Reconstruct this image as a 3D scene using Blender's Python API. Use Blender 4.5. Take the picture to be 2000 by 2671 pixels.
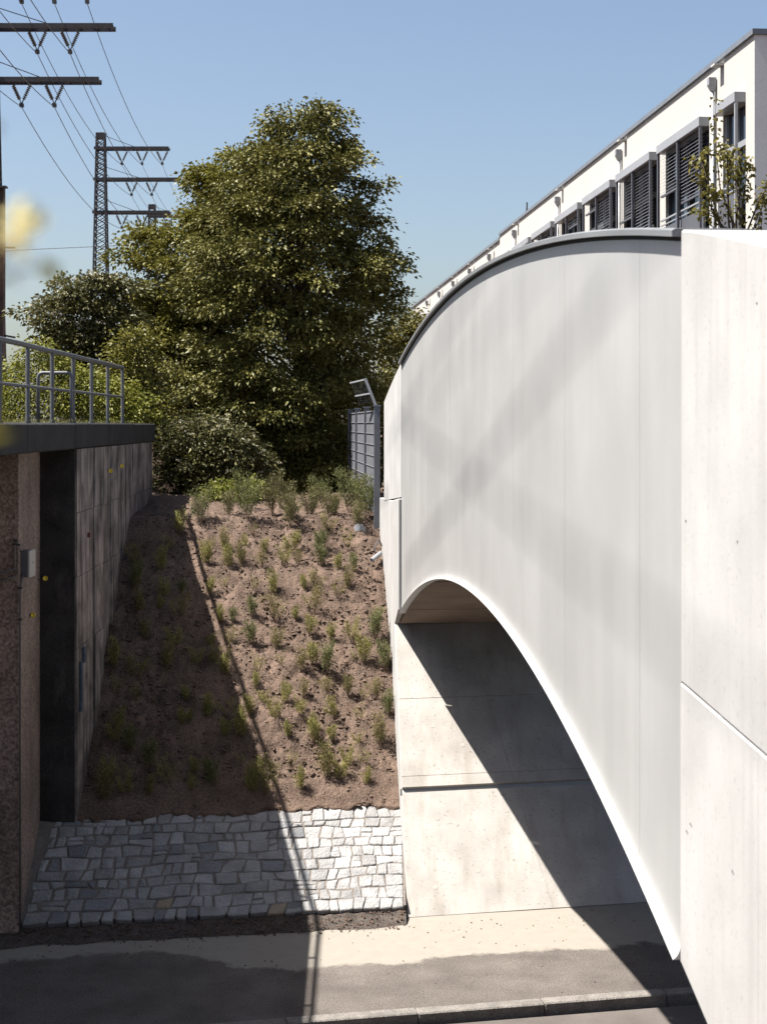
import bpy, bmesh, math, random
import numpy as np
from mathutils import Vector, Matrix, noise as mnoise

# ------------------------------------------------------------------ clear
for o in list(bpy.data.objects):
    bpy.data.objects.remove(o, do_unlink=True)
SC = bpy.context.scene
COL = SC.collection
R = math.radians

# ------------------------------------------------------------------ camera
EYE = 6.6
cd = bpy.data.cameras.new('camera')
cam = bpy.data.objects.new('camera', cd); COL.objects.link(cam)
cam.location = (0, 0, EYE); cam.rotation_euler = (R(90), 0, 0)
cd.sensor_fit = 'HORIZONTAL'; cd.sensor_width = 36.0; cd.lens = 72.0
cd.shift_y = -0.1153
cd.clip_start = 0.05; cd.clip_end = 3000
cd.dof.use_dof = True; cd.dof.focus_distance = 22.0; cd.dof.aperture_fstop = 5.6
SC.camera = cam

# ------------------------------------------------------------------ sky, sun, exposure
SUN_EL = R(63.4)
w = bpy.data.worlds.new('World'); SC.world = w; w.use_nodes = True
nt = w.node_tree; nt.nodes.clear()
sky = nt.nodes.new('ShaderNodeTexSky'); sky.sky_type = 'NISHITA'
sky.sun_disc = False; sky.sun_elevation = SUN_EL; sky.sun_rotation = R(-95.7)
sky.air_density = 1.0; sky.dust_density = 2.8; sky.ozone_density = 0.6; sky.altitude = 300
bgn = nt.nodes.new('ShaderNodeBackground'); bgn.inputs['Strength'].default_value = 0.052
wo = nt.nodes.new('ShaderNodeOutputWorld')
nt.links.new(sky.outputs[0], bgn.inputs[0]); nt.links.new(bgn.outputs[0], wo.inputs[0])
sl = bpy.data.lights.new('sun', 'SUN'); sl.energy = 5.0; sl.angle = R(0.53); sl.color = (1.0, 0.955, 0.895)
so = bpy.data.objects.new('sun', sl); COL.objects.link(so)
so.location = (-60, 10, 120)
sd = Vector((0.5, 0.05, -1.0)).normalized()
so.rotation_euler = sd.to_track_quat('-Z', 'Y').to_euler()
SC.view_settings.view_transform = 'Standard'; SC.view_settings.look = 'None'
SC.view_settings.exposure = 1.62; SC.view_settings.gamma = 1.0
SC.view_settings.use_curve_mapping = False
SC.render.engine = 'CYCLES'
SC.cycles.use_denoising = True
SC.cycles.max_bounces = 8; SC.cycles.diffuse_bounces = 1; SC.cycles.glossy_bounces = 3
SC.cycles.transmission_bounces = 4; SC.cycles.transparent_max_bounces = 6
SC.cycles.caustics_reflective = False; SC.cycles.caustics_refractive = False

RNG = random.Random(7)
NP = np.random.default_rng(11)

# ------------------------------------------------------------------ materials
KA = .80                                   # common reflectance level
def pm(name, col, rough=.85, var=.12, scale=2.0, fine=.10, fscale=60., bump=.15, bscale=50., bdist=.01,
       streak=0., scol=(.05, .045, .04), sscale=(5., 5., .35), sthr=.55, spec=.3, rand=0., col2=None, speck=0.,
       speckcol=(.03, .03, .03), speckscale=120., metal=0., transl=0., streak2=None):
    col = tuple(c * KA for c in col); scol = tuple(c * KA for c in scol); speckcol = tuple(c * KA for c in speckcol)
    m = bpy.data.materials.new(name); m.use_nodes = True
    t = m.node_tree; n = t.nodes; L = t.links
    b = n['Principled BSDF']
    b.inputs['Roughness'].default_value = rough
    b.inputs['Specular IOR Level'].default_value = spec
    b.inputs['Metallic'].default_value = metal
    tc = n.new('ShaderNodeTexCoord')
    def nz(sc, det=5., vec=None, ro=.55):
        x = n.new('ShaderNodeTexNoise'); x.inputs['Scale'].default_value = sc
        x.inputs['Detail'].default_value = det; x.inputs['Roughness'].default_value = ro
        L.new(vec or tc.outputs['Object'], x.inputs['Vector']); return x
    def mr(src, a, b_, c, d):
        x = n.new('ShaderNodeMapRange'); x.inputs[1].default_value = a; x.inputs[2].default_value = b_
        x.inputs[3].default_value = c; x.inputs[4].default_value = d
        L.new(src, x.inputs[0]); return x.outputs[0]
    def mixc(f, a, b_, mode='MIX'):
        x = n.new('ShaderNodeMix'); x.data_type = 'RGBA'; x.blend_type = mode; x.clamp_factor = True
        for s, v in ((x.inputs[0], f), (x.inputs[6], a), (x.inputs[7], b_)):
            if isinstance(v, (int, float)): s.default_value = v
            elif isinstance(v, tuple): s.default_value = (*v[:3], 1)
            else: L.new(v, s)
        return x.outputs[2]
    c1 = tuple(max(0, c * (1 - var)) for c in col)
    c2 = col2 or tuple(c * (1 + var) for c in col)
    f = mr(nz(scale).outputs[0], .32, .68, 0, 1)
    c = mixc(f, c1, c2)
    if fine:
        g = mr(nz(fscale, 4.).outputs[0], .3, .7, 1 - fine, 1 + fine)
        x = n.new('ShaderNodeVectorMath'); x.operation = 'SCALE'; L.new(c, x.inputs[0]); L.new(g, x.inputs[3]); c = x.outputs[0]
    if streak:
        mp = n.new('ShaderNodeMapping'); mp.inputs['Scale'].default_value = sscale
        L.new(tc.outputs['Object'], mp.inputs['Vector'])
        s = mr(nz(1., 6., mp.outputs[0], .65).outputs[0], sthr, sthr + .2, 0, streak)
        c = mixc(s, c, scol)
    if streak2:
        mp = n.new('ShaderNodeMapping'); mp.inputs['Scale'].default_value = streak2[1]; mp.inputs['Location'].default_value = (3.3, 1.7, .4)
        L.new(tc.outputs['Object'], mp.inputs['Vector'])
        s = mr(nz(1., 5., mp.outputs[0], .6).outputs[0], .48, .72, 0, streak2[2])
        c = mixc(s, c, tuple(q * KA for q in streak2[0]))
    if speck:
        s = mr(nz(speckscale, 2.).outputs[0], .64, .68, 0, speck)
        c = mixc(s, c, speckcol)
    if rand:
        oi = n.new('ShaderNodeObjectInfo')
        g = mr(oi.outputs['Random'], 0, 1, 1 - rand, 1 + rand)
        x = n.new('ShaderNodeVectorMath'); x.operation = 'SCALE'; L.new(c, x.inputs[0]); L.new(g, x.inputs[3]); c = x.outputs[0]
    L.new(c, b.inputs['Base Color'])
    if bump:
        bp = n.new('ShaderNodeBump'); bp.inputs['Strength'].default_value = bump; bp.inputs['Distance'].default_value = bdist
        L.new(nz(bscale, 6.).outputs[0], bp.inputs['Height']); L.new(bp.outputs[0], b.inputs['Normal'])
    return m

def leafmat(name, c1, c2, transl=.25, rough=.45, nscale=1.3):
    c1 = tuple(c * .85 for c in c1); c2 = tuple(c * .85 for c in c2)
    m = bpy.data.materials.new(name); m.use_nodes = True
    t = m.node_tree; n = t.nodes; L = t.links; b = n['Principled BSDF']
    geo = n.new('ShaderNodeNewGeometry')
    ng = n.new('ShaderNodeTexNoise'); ng.inputs['Scale'].default_value = nscale; ng.inputs['Detail'].default_value = 3
    tc = n.new('ShaderNodeTexCoord'); L.new(tc.outputs['Object'], ng.inputs['Vector'])
    ad = n.new('ShaderNodeMath'); ad.operation = 'MULTIPLY_ADD'; ad.inputs[1].default_value = .55
    L.new(geo.outputs['Random Per Island'], ad.inputs[0])
    mr = n.new('ShaderNodeMapRange'); mr.inputs[1].default_value = .3; mr.inputs[2].default_value = .7; mr.inputs[3].default_value = 0; mr.inputs[4].default_value = .5
    L.new(ng.outputs[0], mr.inputs[0]); L.new(mr.outputs[0], ad.inputs[2])
    mx = n.new('ShaderNodeMix'); mx.data_type = 'RGBA'; L.new(ad.outputs[0], mx.inputs[0])
    mx.inputs[6].default_value = (*c1, 1); mx.inputs[7].default_value = (*c2, 1)
    L.new(mx.outputs[2], b.inputs['Base Color'])
    b.inputs['Roughness'].default_value = rough; b.inputs['Specular IOR Level'].default_value = .2
    tr = n.new('ShaderNodeBsdfTranslucent'); L.new(mx.outputs[2], tr.inputs['Color'])
    ms = n.new('ShaderNodeMixShader'); ms.inputs[0].default_value = transl
    L.new(b.outputs[0], ms.inputs[1]); L.new(tr.outputs[0], ms.inputs[2])
    L.new(ms.outputs[0], n['Material Output'].inputs['Surface'])
    return m

M = {}
M['white_concrete'] = pm('white_concrete', (.455, .446, .432), var=.10, scale=1.5, fine=.04, fscale=90, bump=.12, bscale=30, bdist=.006,
                         streak=.42, scol=(.36, .348, .335), sscale=(8, 8, .45), sthr=.50, speck=.25, speckcol=(.22, .21, .2), speckscale=34)
M['pale_concrete'] = pm('pale_concrete', (.425, .40, .365), var=.16, scale=1.6, fine=.05, fscale=70, bump=.15, bscale=25, bdist=.008,
                        streak=.45, scol=(.26, .225, .19), sscale=(4, 1.2, .6), sthr=.5, speck=.45, speckcol=(.15, .135, .12), speckscale=26)
M['fascia_paint'] = pm('fascia_paint', (.412, .410, .403), streak2=((.345, .343, .335), (2.2, 2.2, .14), .45), rough=.38, var=.08, scale=.8, fine=.012, fscale=30, bump=.04, bscale=1.4, bdist=.05,
                       streak=.22, scol=(.47, .465, .45), sscale=(3.6, 3.6, .10), sthr=.55, spec=.45)
M['plug'] = pm('plug', (.415, .39, .355), var=.04, fine=.03, bump=.05)
M['lip_paint'] = pm('lip_paint', (.56, .55, .52), rough=.4, var=.03, scale=1, fine=.01, bump=0, spec=.45)
M['cap_metal'] = pm('cap_metal', (.20, .205, .21), rough=.45, var=.08, fine=.03, bump=.03, spec=.4)
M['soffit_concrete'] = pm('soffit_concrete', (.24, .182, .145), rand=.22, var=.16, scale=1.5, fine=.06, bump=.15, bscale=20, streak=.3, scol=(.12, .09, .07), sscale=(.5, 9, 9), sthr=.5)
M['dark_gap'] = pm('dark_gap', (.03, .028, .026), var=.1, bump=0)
M['old_concrete'] = pm('old_concrete', (.25, .212, .197), var=.6, scale=2.3, fine=.18, fscale=45, bump=.5, bscale=35, bdist=.012,
                       streak=.95, scol=(.022, .02, .019), sscale=(7., 7., .4), sthr=.46)
M['old_coping'] = pm('old_coping', (.022, .021, .022), var=.35, scale=2.2, fine=.2, fscale=40, bump=.5, bscale=30, streak=.5, scol=(.012, .012, .013), sscale=(4, 4, .4), sthr=.5)
M['black_concrete'] = pm('black_concrete', (.042, .037, .036), var=.5, scale=2.0, fine=.3, fscale=30, bump=.6, bscale=25, streak=.8, scol=(.12, .105, .10), sscale=(4, 4, 1.6), sthr=.54)
M['washed_concrete'] = pm('washed_concrete', (.27, .205, .175), var=.38, scale=.9, fine=.6, fscale=26, bump=.9, bscale=30, bdist=.03,
                          streak=.55, scol=(.035, .03, .03), sscale=(2.2, 2.2, .5), sthr=.55, speck=.35, speckcol=(.38, .33, .3), speckscale=70)
M['soil'] = pm('soil', (.128, .090, .069), rough=.95, var=.28, scale=2.6, fine=.35, fscale=28, bump=.9, bscale=30, bdist=.03, spec=.1, speck=.5, speckcol=(.30, .23, .19), speckscale=55)
M['clod'] = pm('clod', (.125, .088, .068), rough=.95, var=.35, scale=30, fine=.2, bump=0, spec=.1)
M['chip'] = pm('chip', (.26, .22, .19), rough=.9, var=.3, scale=9, fine=.1, bump=0, spec=.2)
M['mortar'] = pm('mortar', (.19, .165, .145), rough=.95, var=.2, scale=5, fine=.25, fscale=60, bump=.8, bscale=60, spec=.1)
M['gravel_bed'] = pm('gravel_bed', (.095, .08, .07), rough=.95, var=.3, scale=7, fine=.45, fscale=50, bump=1., bscale=45, bdist=.03, spec=.1)
M['granite'] = pm('granite', (.285, .28, .275), rough=.85, var=.20, scale=4, fine=.22, fscale=110, bump=.9, bscale=24, bdist=.03, rand=.16, speck=.3, speckcol=(.08, .08, .085), speckscale=120)
M['granite_dark'] = pm('granite_dark', (.20, .202, .21), rough=.8, var=.12, scale=4, fine=.2, fscale=110, bump=.9, bscale=24, bdist=.03, rand=.15)
M['granite_warm'] = pm('granite_warm', (.29, .24, .175), rough=.8, var=.12, scale=4, fine=.2, fscale=110, bump=.9, bscale=24, bdist=.03, rand=.1)
M['granite_pale'] = pm('granite_pale', (.325, .32, .314), rough=.85, var=.18, scale=4, fine=.18, fscale=110, bump=.9, bscale=24, bdist=.03, rand=.1)
M['asphalt'] = pm('asphalt', (.115, .10, .09), rough=.9, var=.2, scale=1.5, fine=.4, fscale=120, bump=.6, bscale=120, bdist=.008)
M['kerb_stone'] = pm('kerb_stone', (.20, .183, .165), rough=.9, var=.2, scale=6, fine=.35, fscale=70, bump=.9, bscale=45, bdist=.02, rand=.06)
M['rail_steel'] = pm('rail_steel', (.105, .108, .115), rough=.5, var=.12, scale=8, fine=.06, bump=.1, bscale=60, spec=.45, streak=.4, scol=(.09, .07, .06), sscale=(20, 20, 6), sthr=.6)
M['dark_steel'] = pm('dark_steel', (.045, .043, .047), rough=.6, var=.2, scale=6, fine=.1, bump=.05, spec=.3)
M['rust_steel'] = pm('rust_steel', (.09, .06, .05), rough=.7, var=.3, scale=4, fine=.2, bump=.1, spec=.25)
M['wire'] = pm('wire', (.05, .05, .055), rough=.5, var=.05, fine=0, bump=0)
M['insulator'] = pm('insulator', (.06, .055, .055), rough=.3, var=.1, fine=0, bump=0, spec=.5)
M['fence_steel'] = pm('fence_steel', (.16, .165, .18), rough=.5, var=.08, scale=5, fine=.05, bump=.05, spec=.4)
M['fence_infill'] = pm('fence_infill', (.13, .135, .15), rough=.7, var=.15, scale=3, fine=.1, bump=.1, bscale=80)
M['render_white'] = pm('render_white', (.49, .475, .445), rough=.9, var=.02, scale=.5, fine=.015, fscale=30, bump=.08, bscale=60, bdist=.004)
M['render_lightened'] = pm('render_lightened', (.78, .765, .75), rough=.9, var=.05, scale=.8, fine=.05, fscale=20, bump=.15, bscale=50, bdist=.006)  # end wall render, brightened to stand in for light reaching that face
M['zinc'] = pm('zinc', (.16, .175, .20), rough=.45, var=.1, scale=3, fine=.04, bump=.05, spec=.45)
M['box_metal'] = pm('box_metal', (.30, .305, .32), rough=.4, var=.04, scale=2, fine=.02, bump=0, spec=.45)
M['blind_slat'] = pm('blind_slat', (.20, .20, .225), rough=.4, var=.05, fine=.02, bump=0, spec=.45)
M['spandrel'] = pm('spandrel', (.10, .10, .115), rough=.45, var=.06, fine=.03, bump=0, spec=.4)
M['frame_dark'] = pm('frame_dark', (.07, .072, .08), rough=.4, var=.05, fine=0, bump=0)
M['yellow_plastic'] = pm('yellow_plastic', (.75, .52, .03), rough=.35, var=.12, scale=40, fine=0, bump=0, spec=.5)
M['box_dark'] = pm('box_dark', (.13, .125, .13), rough=.5, var=.06, fine=.02, bump=0)
M['box_light'] = pm('box_light', (.48, .46, .43), rough=.5, var=.06, fine=.03, bump=0)
M['conduit'] = pm('conduit', (.14, .125, .12), rough=.5, var=.15, fine=.05, bump=0)
M['paint_blue'] = pm('paint_blue', (.07, .09, .13), rough=.6, var=.25, scale=9, fine=.2, bump=0)
M['paint_red'] = pm('paint_red', (.25, .09, .09), rough=.6, var=.25, scale=9, fine=.2, bump=0)
M['bark'] = pm('bark', (.09, .07, .05), rough=.9, var=.25, scale=6, fine=.25, bump=.6, bscale=25)
M['twig'] = pm('twig', (.16, .105, .065), rough=.85, var=.25, scale=10, fine=.1, bump=0)
M['plastic_white'] = pm('plastic_white', (.30, .31, .33), rough=.5, var=.1, scale=20, fine=0, bump=0)
M['grass'] = leafmat('grass', (.10, .11, .025), (.22, .20, .06), .2)
M['leaf_main'] = leafmat('leaf_main', (.072, .078, .020), (.22, .200, .057), .14, .5)
M['leaf_second'] = leafmat('leaf_second', (.085, .092, .018), (.23, .205, .045), .25, .45)
M['leaf_elder'] = leafmat('leaf_elder', (.06, .062, .022), (.15, .14, .055), .2, .42)
M['leaf_yellow'] = leafmat('leaf_yellow', (.10, .125, .018), (.26, .25, .045), .3, .5)
M['leaf_young'] = leafmat('leaf_young', (.10, .10, .022), (.21, .175, .045), .3, .5)
M['needle'] = leafmat('needle', (.16, .165, .045), (.36, .315, .11), .25, .6, 4.)
M['needle_olive'] = leafmat('needle_olive', (.125, .115, .04), (.28, .235, .095), .25, .6, 4.)
M['needle_green'] = leafmat('needle_green', (.09, .105, .04), (.20, .205, .075), .25, .6, 4.)
M['needle_crest'] = leafmat('needle_crest', (.085, .085, .032), (.20, .18, .075), .2, .6, 4.)
M['blossom'] = leafmat('blossom', (.55, .50, .36), (.72, .66, .50), .2, .7)
M['flower'] = leafmat('flower', (.75, .62, .22), (.80, .74, .45), .35, .7)

def glass():
    m = bpy.data.materials.new('window_glass'); m.use_nodes = True
    b = m.node_tree.nodes['Principled BSDF']
    b.inputs['Base Color'].default_value = (.03, .045, .065, 1); b.inputs['Roughness'].default_value = .04
    b.inputs['Specular IOR Level'].default_value = .9
    return m
M['glass'] = glass()

def pavement_mat():
    # worn asphalt footway with a sheet of pale dust washed along its back edge
    m = pm('pavement_surface', (.125, .109, .097), rough=.93, var=.20, scale=1.7, fine=.42, fscale=55, bump=.8, bscale=70, bdist=.01, spec=.15,
           speck=.6, speckcol=(.06, .053, .05), speckscale=45)
    t = m.node_tree; n = t.nodes; L = t.links; b = n['Principled BSDF']
    src = b.inputs['Base Color'].links[0].from_socket
    tc = n.new('ShaderNodeTexCoord'); sp = n.new('ShaderNodeSeparateXYZ'); L.new(tc.outputs['Object'], sp.inputs[0])
    def math_(op, a, b_=None, c=None):
        x = n.new('ShaderNodeMath'); x.operation = op
        for i, v in enumerate((a, b_, c)):
            if v is None: continue
            if isinstance(v, (int, float)): x.inputs[i].default_value = v
            else: L.new(v, x.inputs[i])
        return x.outputs[0]
    v = math_('MULTIPLY_ADD', sp.outputs[0], -.2, sp.outputs[1])
    mr = n.new('ShaderNodeMapRange'); mr.interpolation_type = 'SMOOTHSTEP'
    for i, q in zip((1, 2, 3, 4), (-3.2, -1.0, 19.75, 18.75)): mr.inputs[i].default_value = q
    L.new(sp.outputs[0], mr.inputs[0])
    nz = n.new('ShaderNodeTexNoise'); nz.inputs['Scale'].default_value = 1.3; nz.inputs['Detail'].default_value = 10; nz.inputs['Roughness'].default_value = .72
    L.new(tc.outputs['Object'], nz.inputs['Vector'])
    d = math_('SUBTRACT', v, mr.outputs[0]); d = math_('ADD', d, math_('MULTIPLY', math_('SUBTRACT', nz.outputs[0], .5), .9))
    f = n.new('ShaderNodeMapRange'); f.interpolation_type = 'SMOOTHSTEP'; f.inputs[1].default_value = -.07; f.inputs[2].default_value = .08
    L.new(d, f.inputs[0])
    mx = n.new('ShaderNodeMix'); mx.data_type = 'RGBA'; L.new(f.outputs[0], mx.inputs[0]); L.new(src, mx.inputs[6])
    n2 = n.new('ShaderNodeTexNoise'); n2.inputs['Scale'].default_value = 6; n2.inputs['Detail'].default_value = 8; L.new(tc.outputs['Object'], n2.inputs['Vector'])
    cr = n.new('ShaderNodeMix'); cr.data_type = 'RGBA'; L.new(n2.outputs[0], cr.inputs[0])
    cr.inputs[6].default_value = (.20, .181, .154, 1); cr.inputs[7].default_value = (.245, .223, .192, 1)
    L.new(cr.outputs[2], mx.inputs[7]); L.new(mx.outputs[2], b.inputs['Base Color'])
    return m
M['pavement'] = pavement_mat()

# ------------------------------------------------------------------ mesh helpers
ORG = {}
class MB:
    def __init__(s): s.v = []; s.f = []
    def add(s, vs, fs):
        o = len(s.v); s.v += [tuple(p) for p in vs]; s.f += [tuple(i + o for i in q) for q in fs]
    def box(s, a, b):
        x0, y0, z0 = a; x1, y1, z1 = b
        s.hexa([(x0, y0, z0), (x1, y0, z0), (x1, y1, z0), (x0, y1, z0), (x0, y0, z1), (x1, y0, z1), (x1, y1, z1), (x0, y1, z1)])
    def hexa(s, p):
        s.add(p, [(0, 3, 2, 1), (4, 5, 6, 7), (0, 1, 5, 4), (1, 2, 6, 5), (2, 3, 7, 6), (3, 0, 4, 7)])
    def obox(s, c, ax, ay, az):
        c, ax, ay, az = map(Vector, (c, ax, ay, az))
        s.hexa([c - ax - ay - az, c + ax - ay - az, c + ax + ay - az, c - ax + ay - az, c - ax - ay + az, c + ax - ay + az, c + ax + ay + az, c - ax + ay + az])
    def prism(s, base, vec):
        n = len(base); base = [Vector(p) for p in base]; top = [p + Vector(vec) for p in base]
        s.add(base + top, [tuple(range(n))[::-1], tuple(range(n, 2 * n))] + [(i, (i + 1) % n, n + (i + 1) % n, n + i) for i in range(n)])
    def loft(s, rings, closed=True, caps=True):
        n = len(rings[0]); vs = [p for r in rings for p in r]; fs = []
        for k in range(len(rings) - 1):
            for i in range(n if closed else n - 1):
                j = (i + 1) % n; fs.append((k * n + i, k * n + j, (k + 1) * n + j, (k + 1) * n + i))
        if caps and closed:
            fs.append(tuple(range(n))[::-1]); fs.append(tuple(range((len(rings) - 1) * n, len(rings) * n)))
        s.add(vs, fs)
    def tube(s, pts, r, n=8, caps=True):
        pts = [Vector(p) for p in pts]; rs = r if isinstance(r, (list, tuple)) else [r] * len(pts)
        rings = []; ref = None
        for i, p in enumerate(pts):
            d = (pts[min(i + 1, len(pts) - 1)] - pts[max(i - 1, 0)])
            if d.length < 1e-9: d = Vector((0, 0, 1))
            d.normalize()
            if ref is None or abs(ref.dot(d)) > .98:
                ref = Vector((0, 0, 1)) if abs(d.z) < .9 else Vector((1, 0, 0))
            a = (ref - d * ref.dot(d)).normalized(); bb = d.cross(a); ref = a
            rings.append([p + (a * math.cos(2 * math.pi * k / n) + bb * math.sin(2 * math.pi * k / n)) * rs[i] for k in range(n)])
        s.loft(rings, True, caps)
    def bar(s, a, b, wd, th=None):
        a, b = Vector(a), Vector(b); d = b - a; ln = d.length
        if ln < 1e-6: return
        d.normalize(); ref = Vector((0, 0, 1)) if abs(d.z) < .9 else Vector((0, 1, 0))
        x = d.cross(ref).normalized(); y = x.cross(d)
        s.obox((a + b) / 2, d * ln / 2, x * wd / 2, y * (th or wd) / 2)
    def build(s, name, mat, parent=None, smooth=False, bevel=0., origin=None):
        me = bpy.data.meshes.new(name)
        og = Vector(ORG.get(parent.name, (0, 0, 0))) if parent else Vector(origin or (0, 0, 0))
        vs = s.v if og.length == 0 else [(x - og.x, y - og.y, z - og.z) for x, y, z in s.v]
        me.from_pydata(vs, [], s.f); me.update()
        if bevel:
            bm = bmesh.new(); bm.from_mesh(me)
            bmesh.ops.bevel(bm, geom=[e for e in bm.edges if len(e.link_faces) == 2 and e.calc_face_angle(0) > .5], offset=bevel, segments=1, affect='EDGES')
            bm.to_mesh(me); bm.free()
        if mat is not None: me.materials.append(M[mat] if isinstance(mat, str) else mat)
        if smooth:
            for p in me.polygons: p.use_smooth = True
        o = bpy.data.objects.new(name, me); COL.objects.link(o)
        if parent: o.parent = parent; ORG[o.name] = tuple(og)
        elif origin: o.location = origin
        return o
def tag(o, label=None, cat=None, group=None, kind=None):
    if label: o['label'] = label
    if cat: o['category'] = cat
    if group: o['group'] = group
    if kind: o['kind'] = kind
    return o
def thing(name, loc, label, cat, group=None):
    o = bpy.data.objects.new(name, None); COL.objects.link(o); o.location = loc; o.empty_display_size = .2
    ORG[o.name] = tuple(loc); return tag(o, label, cat, group)
def copy_tree(o, parent=None):
    c = o.copy(); COL.objects.link(c); c.parent = parent
    for ch in [q for q in bpy.data.objects if q.parent == o]: copy_tree(ch, c)
    return c
def lerp(a, b, t): return a + (b - a) * t
def interp(x, pts):
    if x <= pts[0][0]: return pts[0][1]
    for (a, b), (c, d) in zip(pts, pts[1:]):
        if x <= c: return b + (d - b) * (x - a) / (c - a)
    return pts[-1][1]

# ------------------------------------------------------------------ terrain
T = .15                                   # the slope's foot runs slightly away to the right
PROF = [(19.0, 0.0), (19.73, .15), (21.45, 1.07), (22.3, 1.70), (23.3, 2.56), (24.0, 3.16), (25.1, 4.03), (26.1, 4.59), (26.6, 4.92), (29.5, 5.15), (60., 5.2)]
def soil_z(x, y): return interp(y - T * (x + 4.4), PROF)
def soil_y(x, ye): return ye + T * (x + 4.4)

mb = MB()                                  # ground sheet: cutting with the road at its bottom, flat land on both sides
gp = [(-400, 4.9), (2.2, 4.9), (5.2, -.3), (20.2, -.3), (27.6, 4.7), (900, 4.7)]
rows = []
for yv, z in gp:
    rows.append([(-500, yv + -500 * .0, z), (-60, yv - 6 if -1 < yv < 40 else yv, z), (60, yv + 9 if -1 < yv < 40 else yv, z), (500, yv, z)])
mb.loft(rows, closed=False, caps=False)
tag(mb.build('ground', 'soil'), kind='structure')

mb = MB()                                  # road, 0.1 m under the footway
mb.add([(-60, 16.95 - 12, -.1), (60, 16.95 + 12, -.1), (60, 9.0 + 12, -.1), (-60, 9.0 - 12, -.1)], [(0, 3, 2, 1)])
tag(mb.build('road', 'asphalt'), kind='structure')

mb = MB(); NU, NV = 90, 24                 # footway with slightly uneven surface
for j in range(NV + 1):
    for i in range(NU + 1):
        x = lerp(-14, 14, i / NU); v = lerp(17.15, 20.75, j / NV)
        mb.v.append((x, v + .2 * x, .008 * mnoise.noise(Vector((x * .7, v * .9, 0)))))
for j in range(NV):
    for i in range(NU):
        a = j * (NU + 1) + i; mb.f.append((a, a + 1, a + NU + 2, a + NU + 1))
tag(mb.build('pavement', 'pavement', smooth=True), kind='structure')

kerb = MB(); kerb.box((-30, 0, 0), (-29.9, .1, .01))
kerb_root = bpy.data.objects.new('kerb', None); COL.objects.link(kerb_root); tag(kerb_root, kind='structure')
ux = Vector((1, .2, 0)).normalized(); uy = Vector((-.2, 1, 0)).normalized()
for k in range(-8, 8):
    a = Vector((.36, 17.20 + .2 * .36, 0)) + ux * (1.47 * k)
    dz = RNG.uniform(-.006, .006)
    mb = MB(); mb.obox(a + ux * .73 - uy * .085 + Vector((0, 0, -.062 + dz)), ux * .733, uy * .088, Vector((0, 0, .085)))
    mb.build('kerb_stone', 'kerb_stone', kerb_root, bevel=.014)

mb = MB(); NU, NV = 150, 190               # planted soil slope
for j in range(NV + 1):
    ye0 = lerp(21.43, 31.0, (j / NV) ** 1.25)
    for i in range(NU + 1):
        x = lerp(-5.0, .75, i / NU)
        ye = ye0 + max(0, 1 - j / 12) * (.10 * mnoise.noise(Vector((x * 3.1, 7.7, 1))) + .06 * mnoise.noise(Vector((x * 9, 2.7, 1))))
        z = soil_z(x, soil_y(x, ye))
        p = Vector((x * 1.3, ye * 1.3, 1.7)); q = Vector((x * 6.5, ye * 6.5, 3.1))
        d = .085 * mnoise.noise(p) + .055 * mnoise.noise(q) + .034 * mnoise.noise(q * 2.6)
        if ye < 21.9: d = d * .3 + (.022 if j else -.02)
        mb.v.append((x, soil_y(x, ye) - d * .4, z + d))
for j in range(NV):
    for i in range(NU):
        a = j * (NU + 1) + i; mb.f.append((a, a + 1, a + NU + 2, a + NU + 1))
tag(mb.build('soil_slope', 'soil', smooth=True), kind='structure')

def scatter(name, mat, n, smin, smax, seed, parent=None, yr=(21.45, 27.5), flat=.7):
    rg = np.random.default_rng(seed); mb = MB()
    for _ in range(n):
        x = rg.uniform(-4.7, .25); ye = yr[0] + (yr[1] - yr[0]) * rg.random() ** 1.2
        y = soil_y(x, ye); z = soil_z(x, y); s = smin + (smax - smin) * rg.random() ** 3
        z += .075 * mnoise.noise(Vector((x * 1.3, ye * 1.3, 1.7))) + .04 * mnoise.noise(Vector((x * 6.5, ye * 6.5, 3.1)))
        vs = []
        for d in ((1, 0, 0), (-1, 0, 0), (0, 1, 0), (0, -1, 0), (0, 0, 1), (0, 0, -1)):
            k = s * rg.uniform(.6, 1.2); vs.append((x + d[0] * k + rg.uniform(-.3, .3) * s, y + d[1] * k + rg.uniform(-.3, .3) * s, z + d[2] * k * flat + s * .25))
        mb.add(vs, [(0, 2, 4), (2, 1, 4), (1, 3, 4), (3, 0, 4), (2, 0, 5), (1, 2, 5), (3, 1, 5), (0, 3, 5)])
    return mb.build(name, mat, parent)
tag(scatter('soil_clods', 'clod', 9000, .008, .045, 3), 'loose brown clods of soil lying on the planted slope', 'soil', kind='stuff')
mb = MB(); rg2 = np.random.default_rng(6)
for _ in range(520):
    x = rg2.uniform(-4.5, .15); ye = rg2.uniform(21.5, 27.2); y = soil_y(x, ye); z = soil_z(x, y) + .03
    a = rg2.uniform(0, 6.28); ln = rg2.uniform(.03, .16); d = Vector((math.cos(a), math.sin(a) * .7, math.sin(a) * .55 + rg2.uniform(-.1, .35))).normalized() * ln
    mb.tube([(x, y, z), (x + d.x * .5, y + d.y * .5, z + d.z * .5 + .01), (x + d.x, y + d.y, z + d.z)], [.004, .003, .0015], 3)
tag(mb.build('dry_twigs', 'twig'), 'thin dry twigs and stalks lying over the soil slope', 'twigs', kind='stuff')
tag(scatter('wood_chips', 'chip', 3200, .004, .016, 4), 'small pale chips and pebbles strewn over the soil slope', 'pebbles', kind='stuff')

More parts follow.
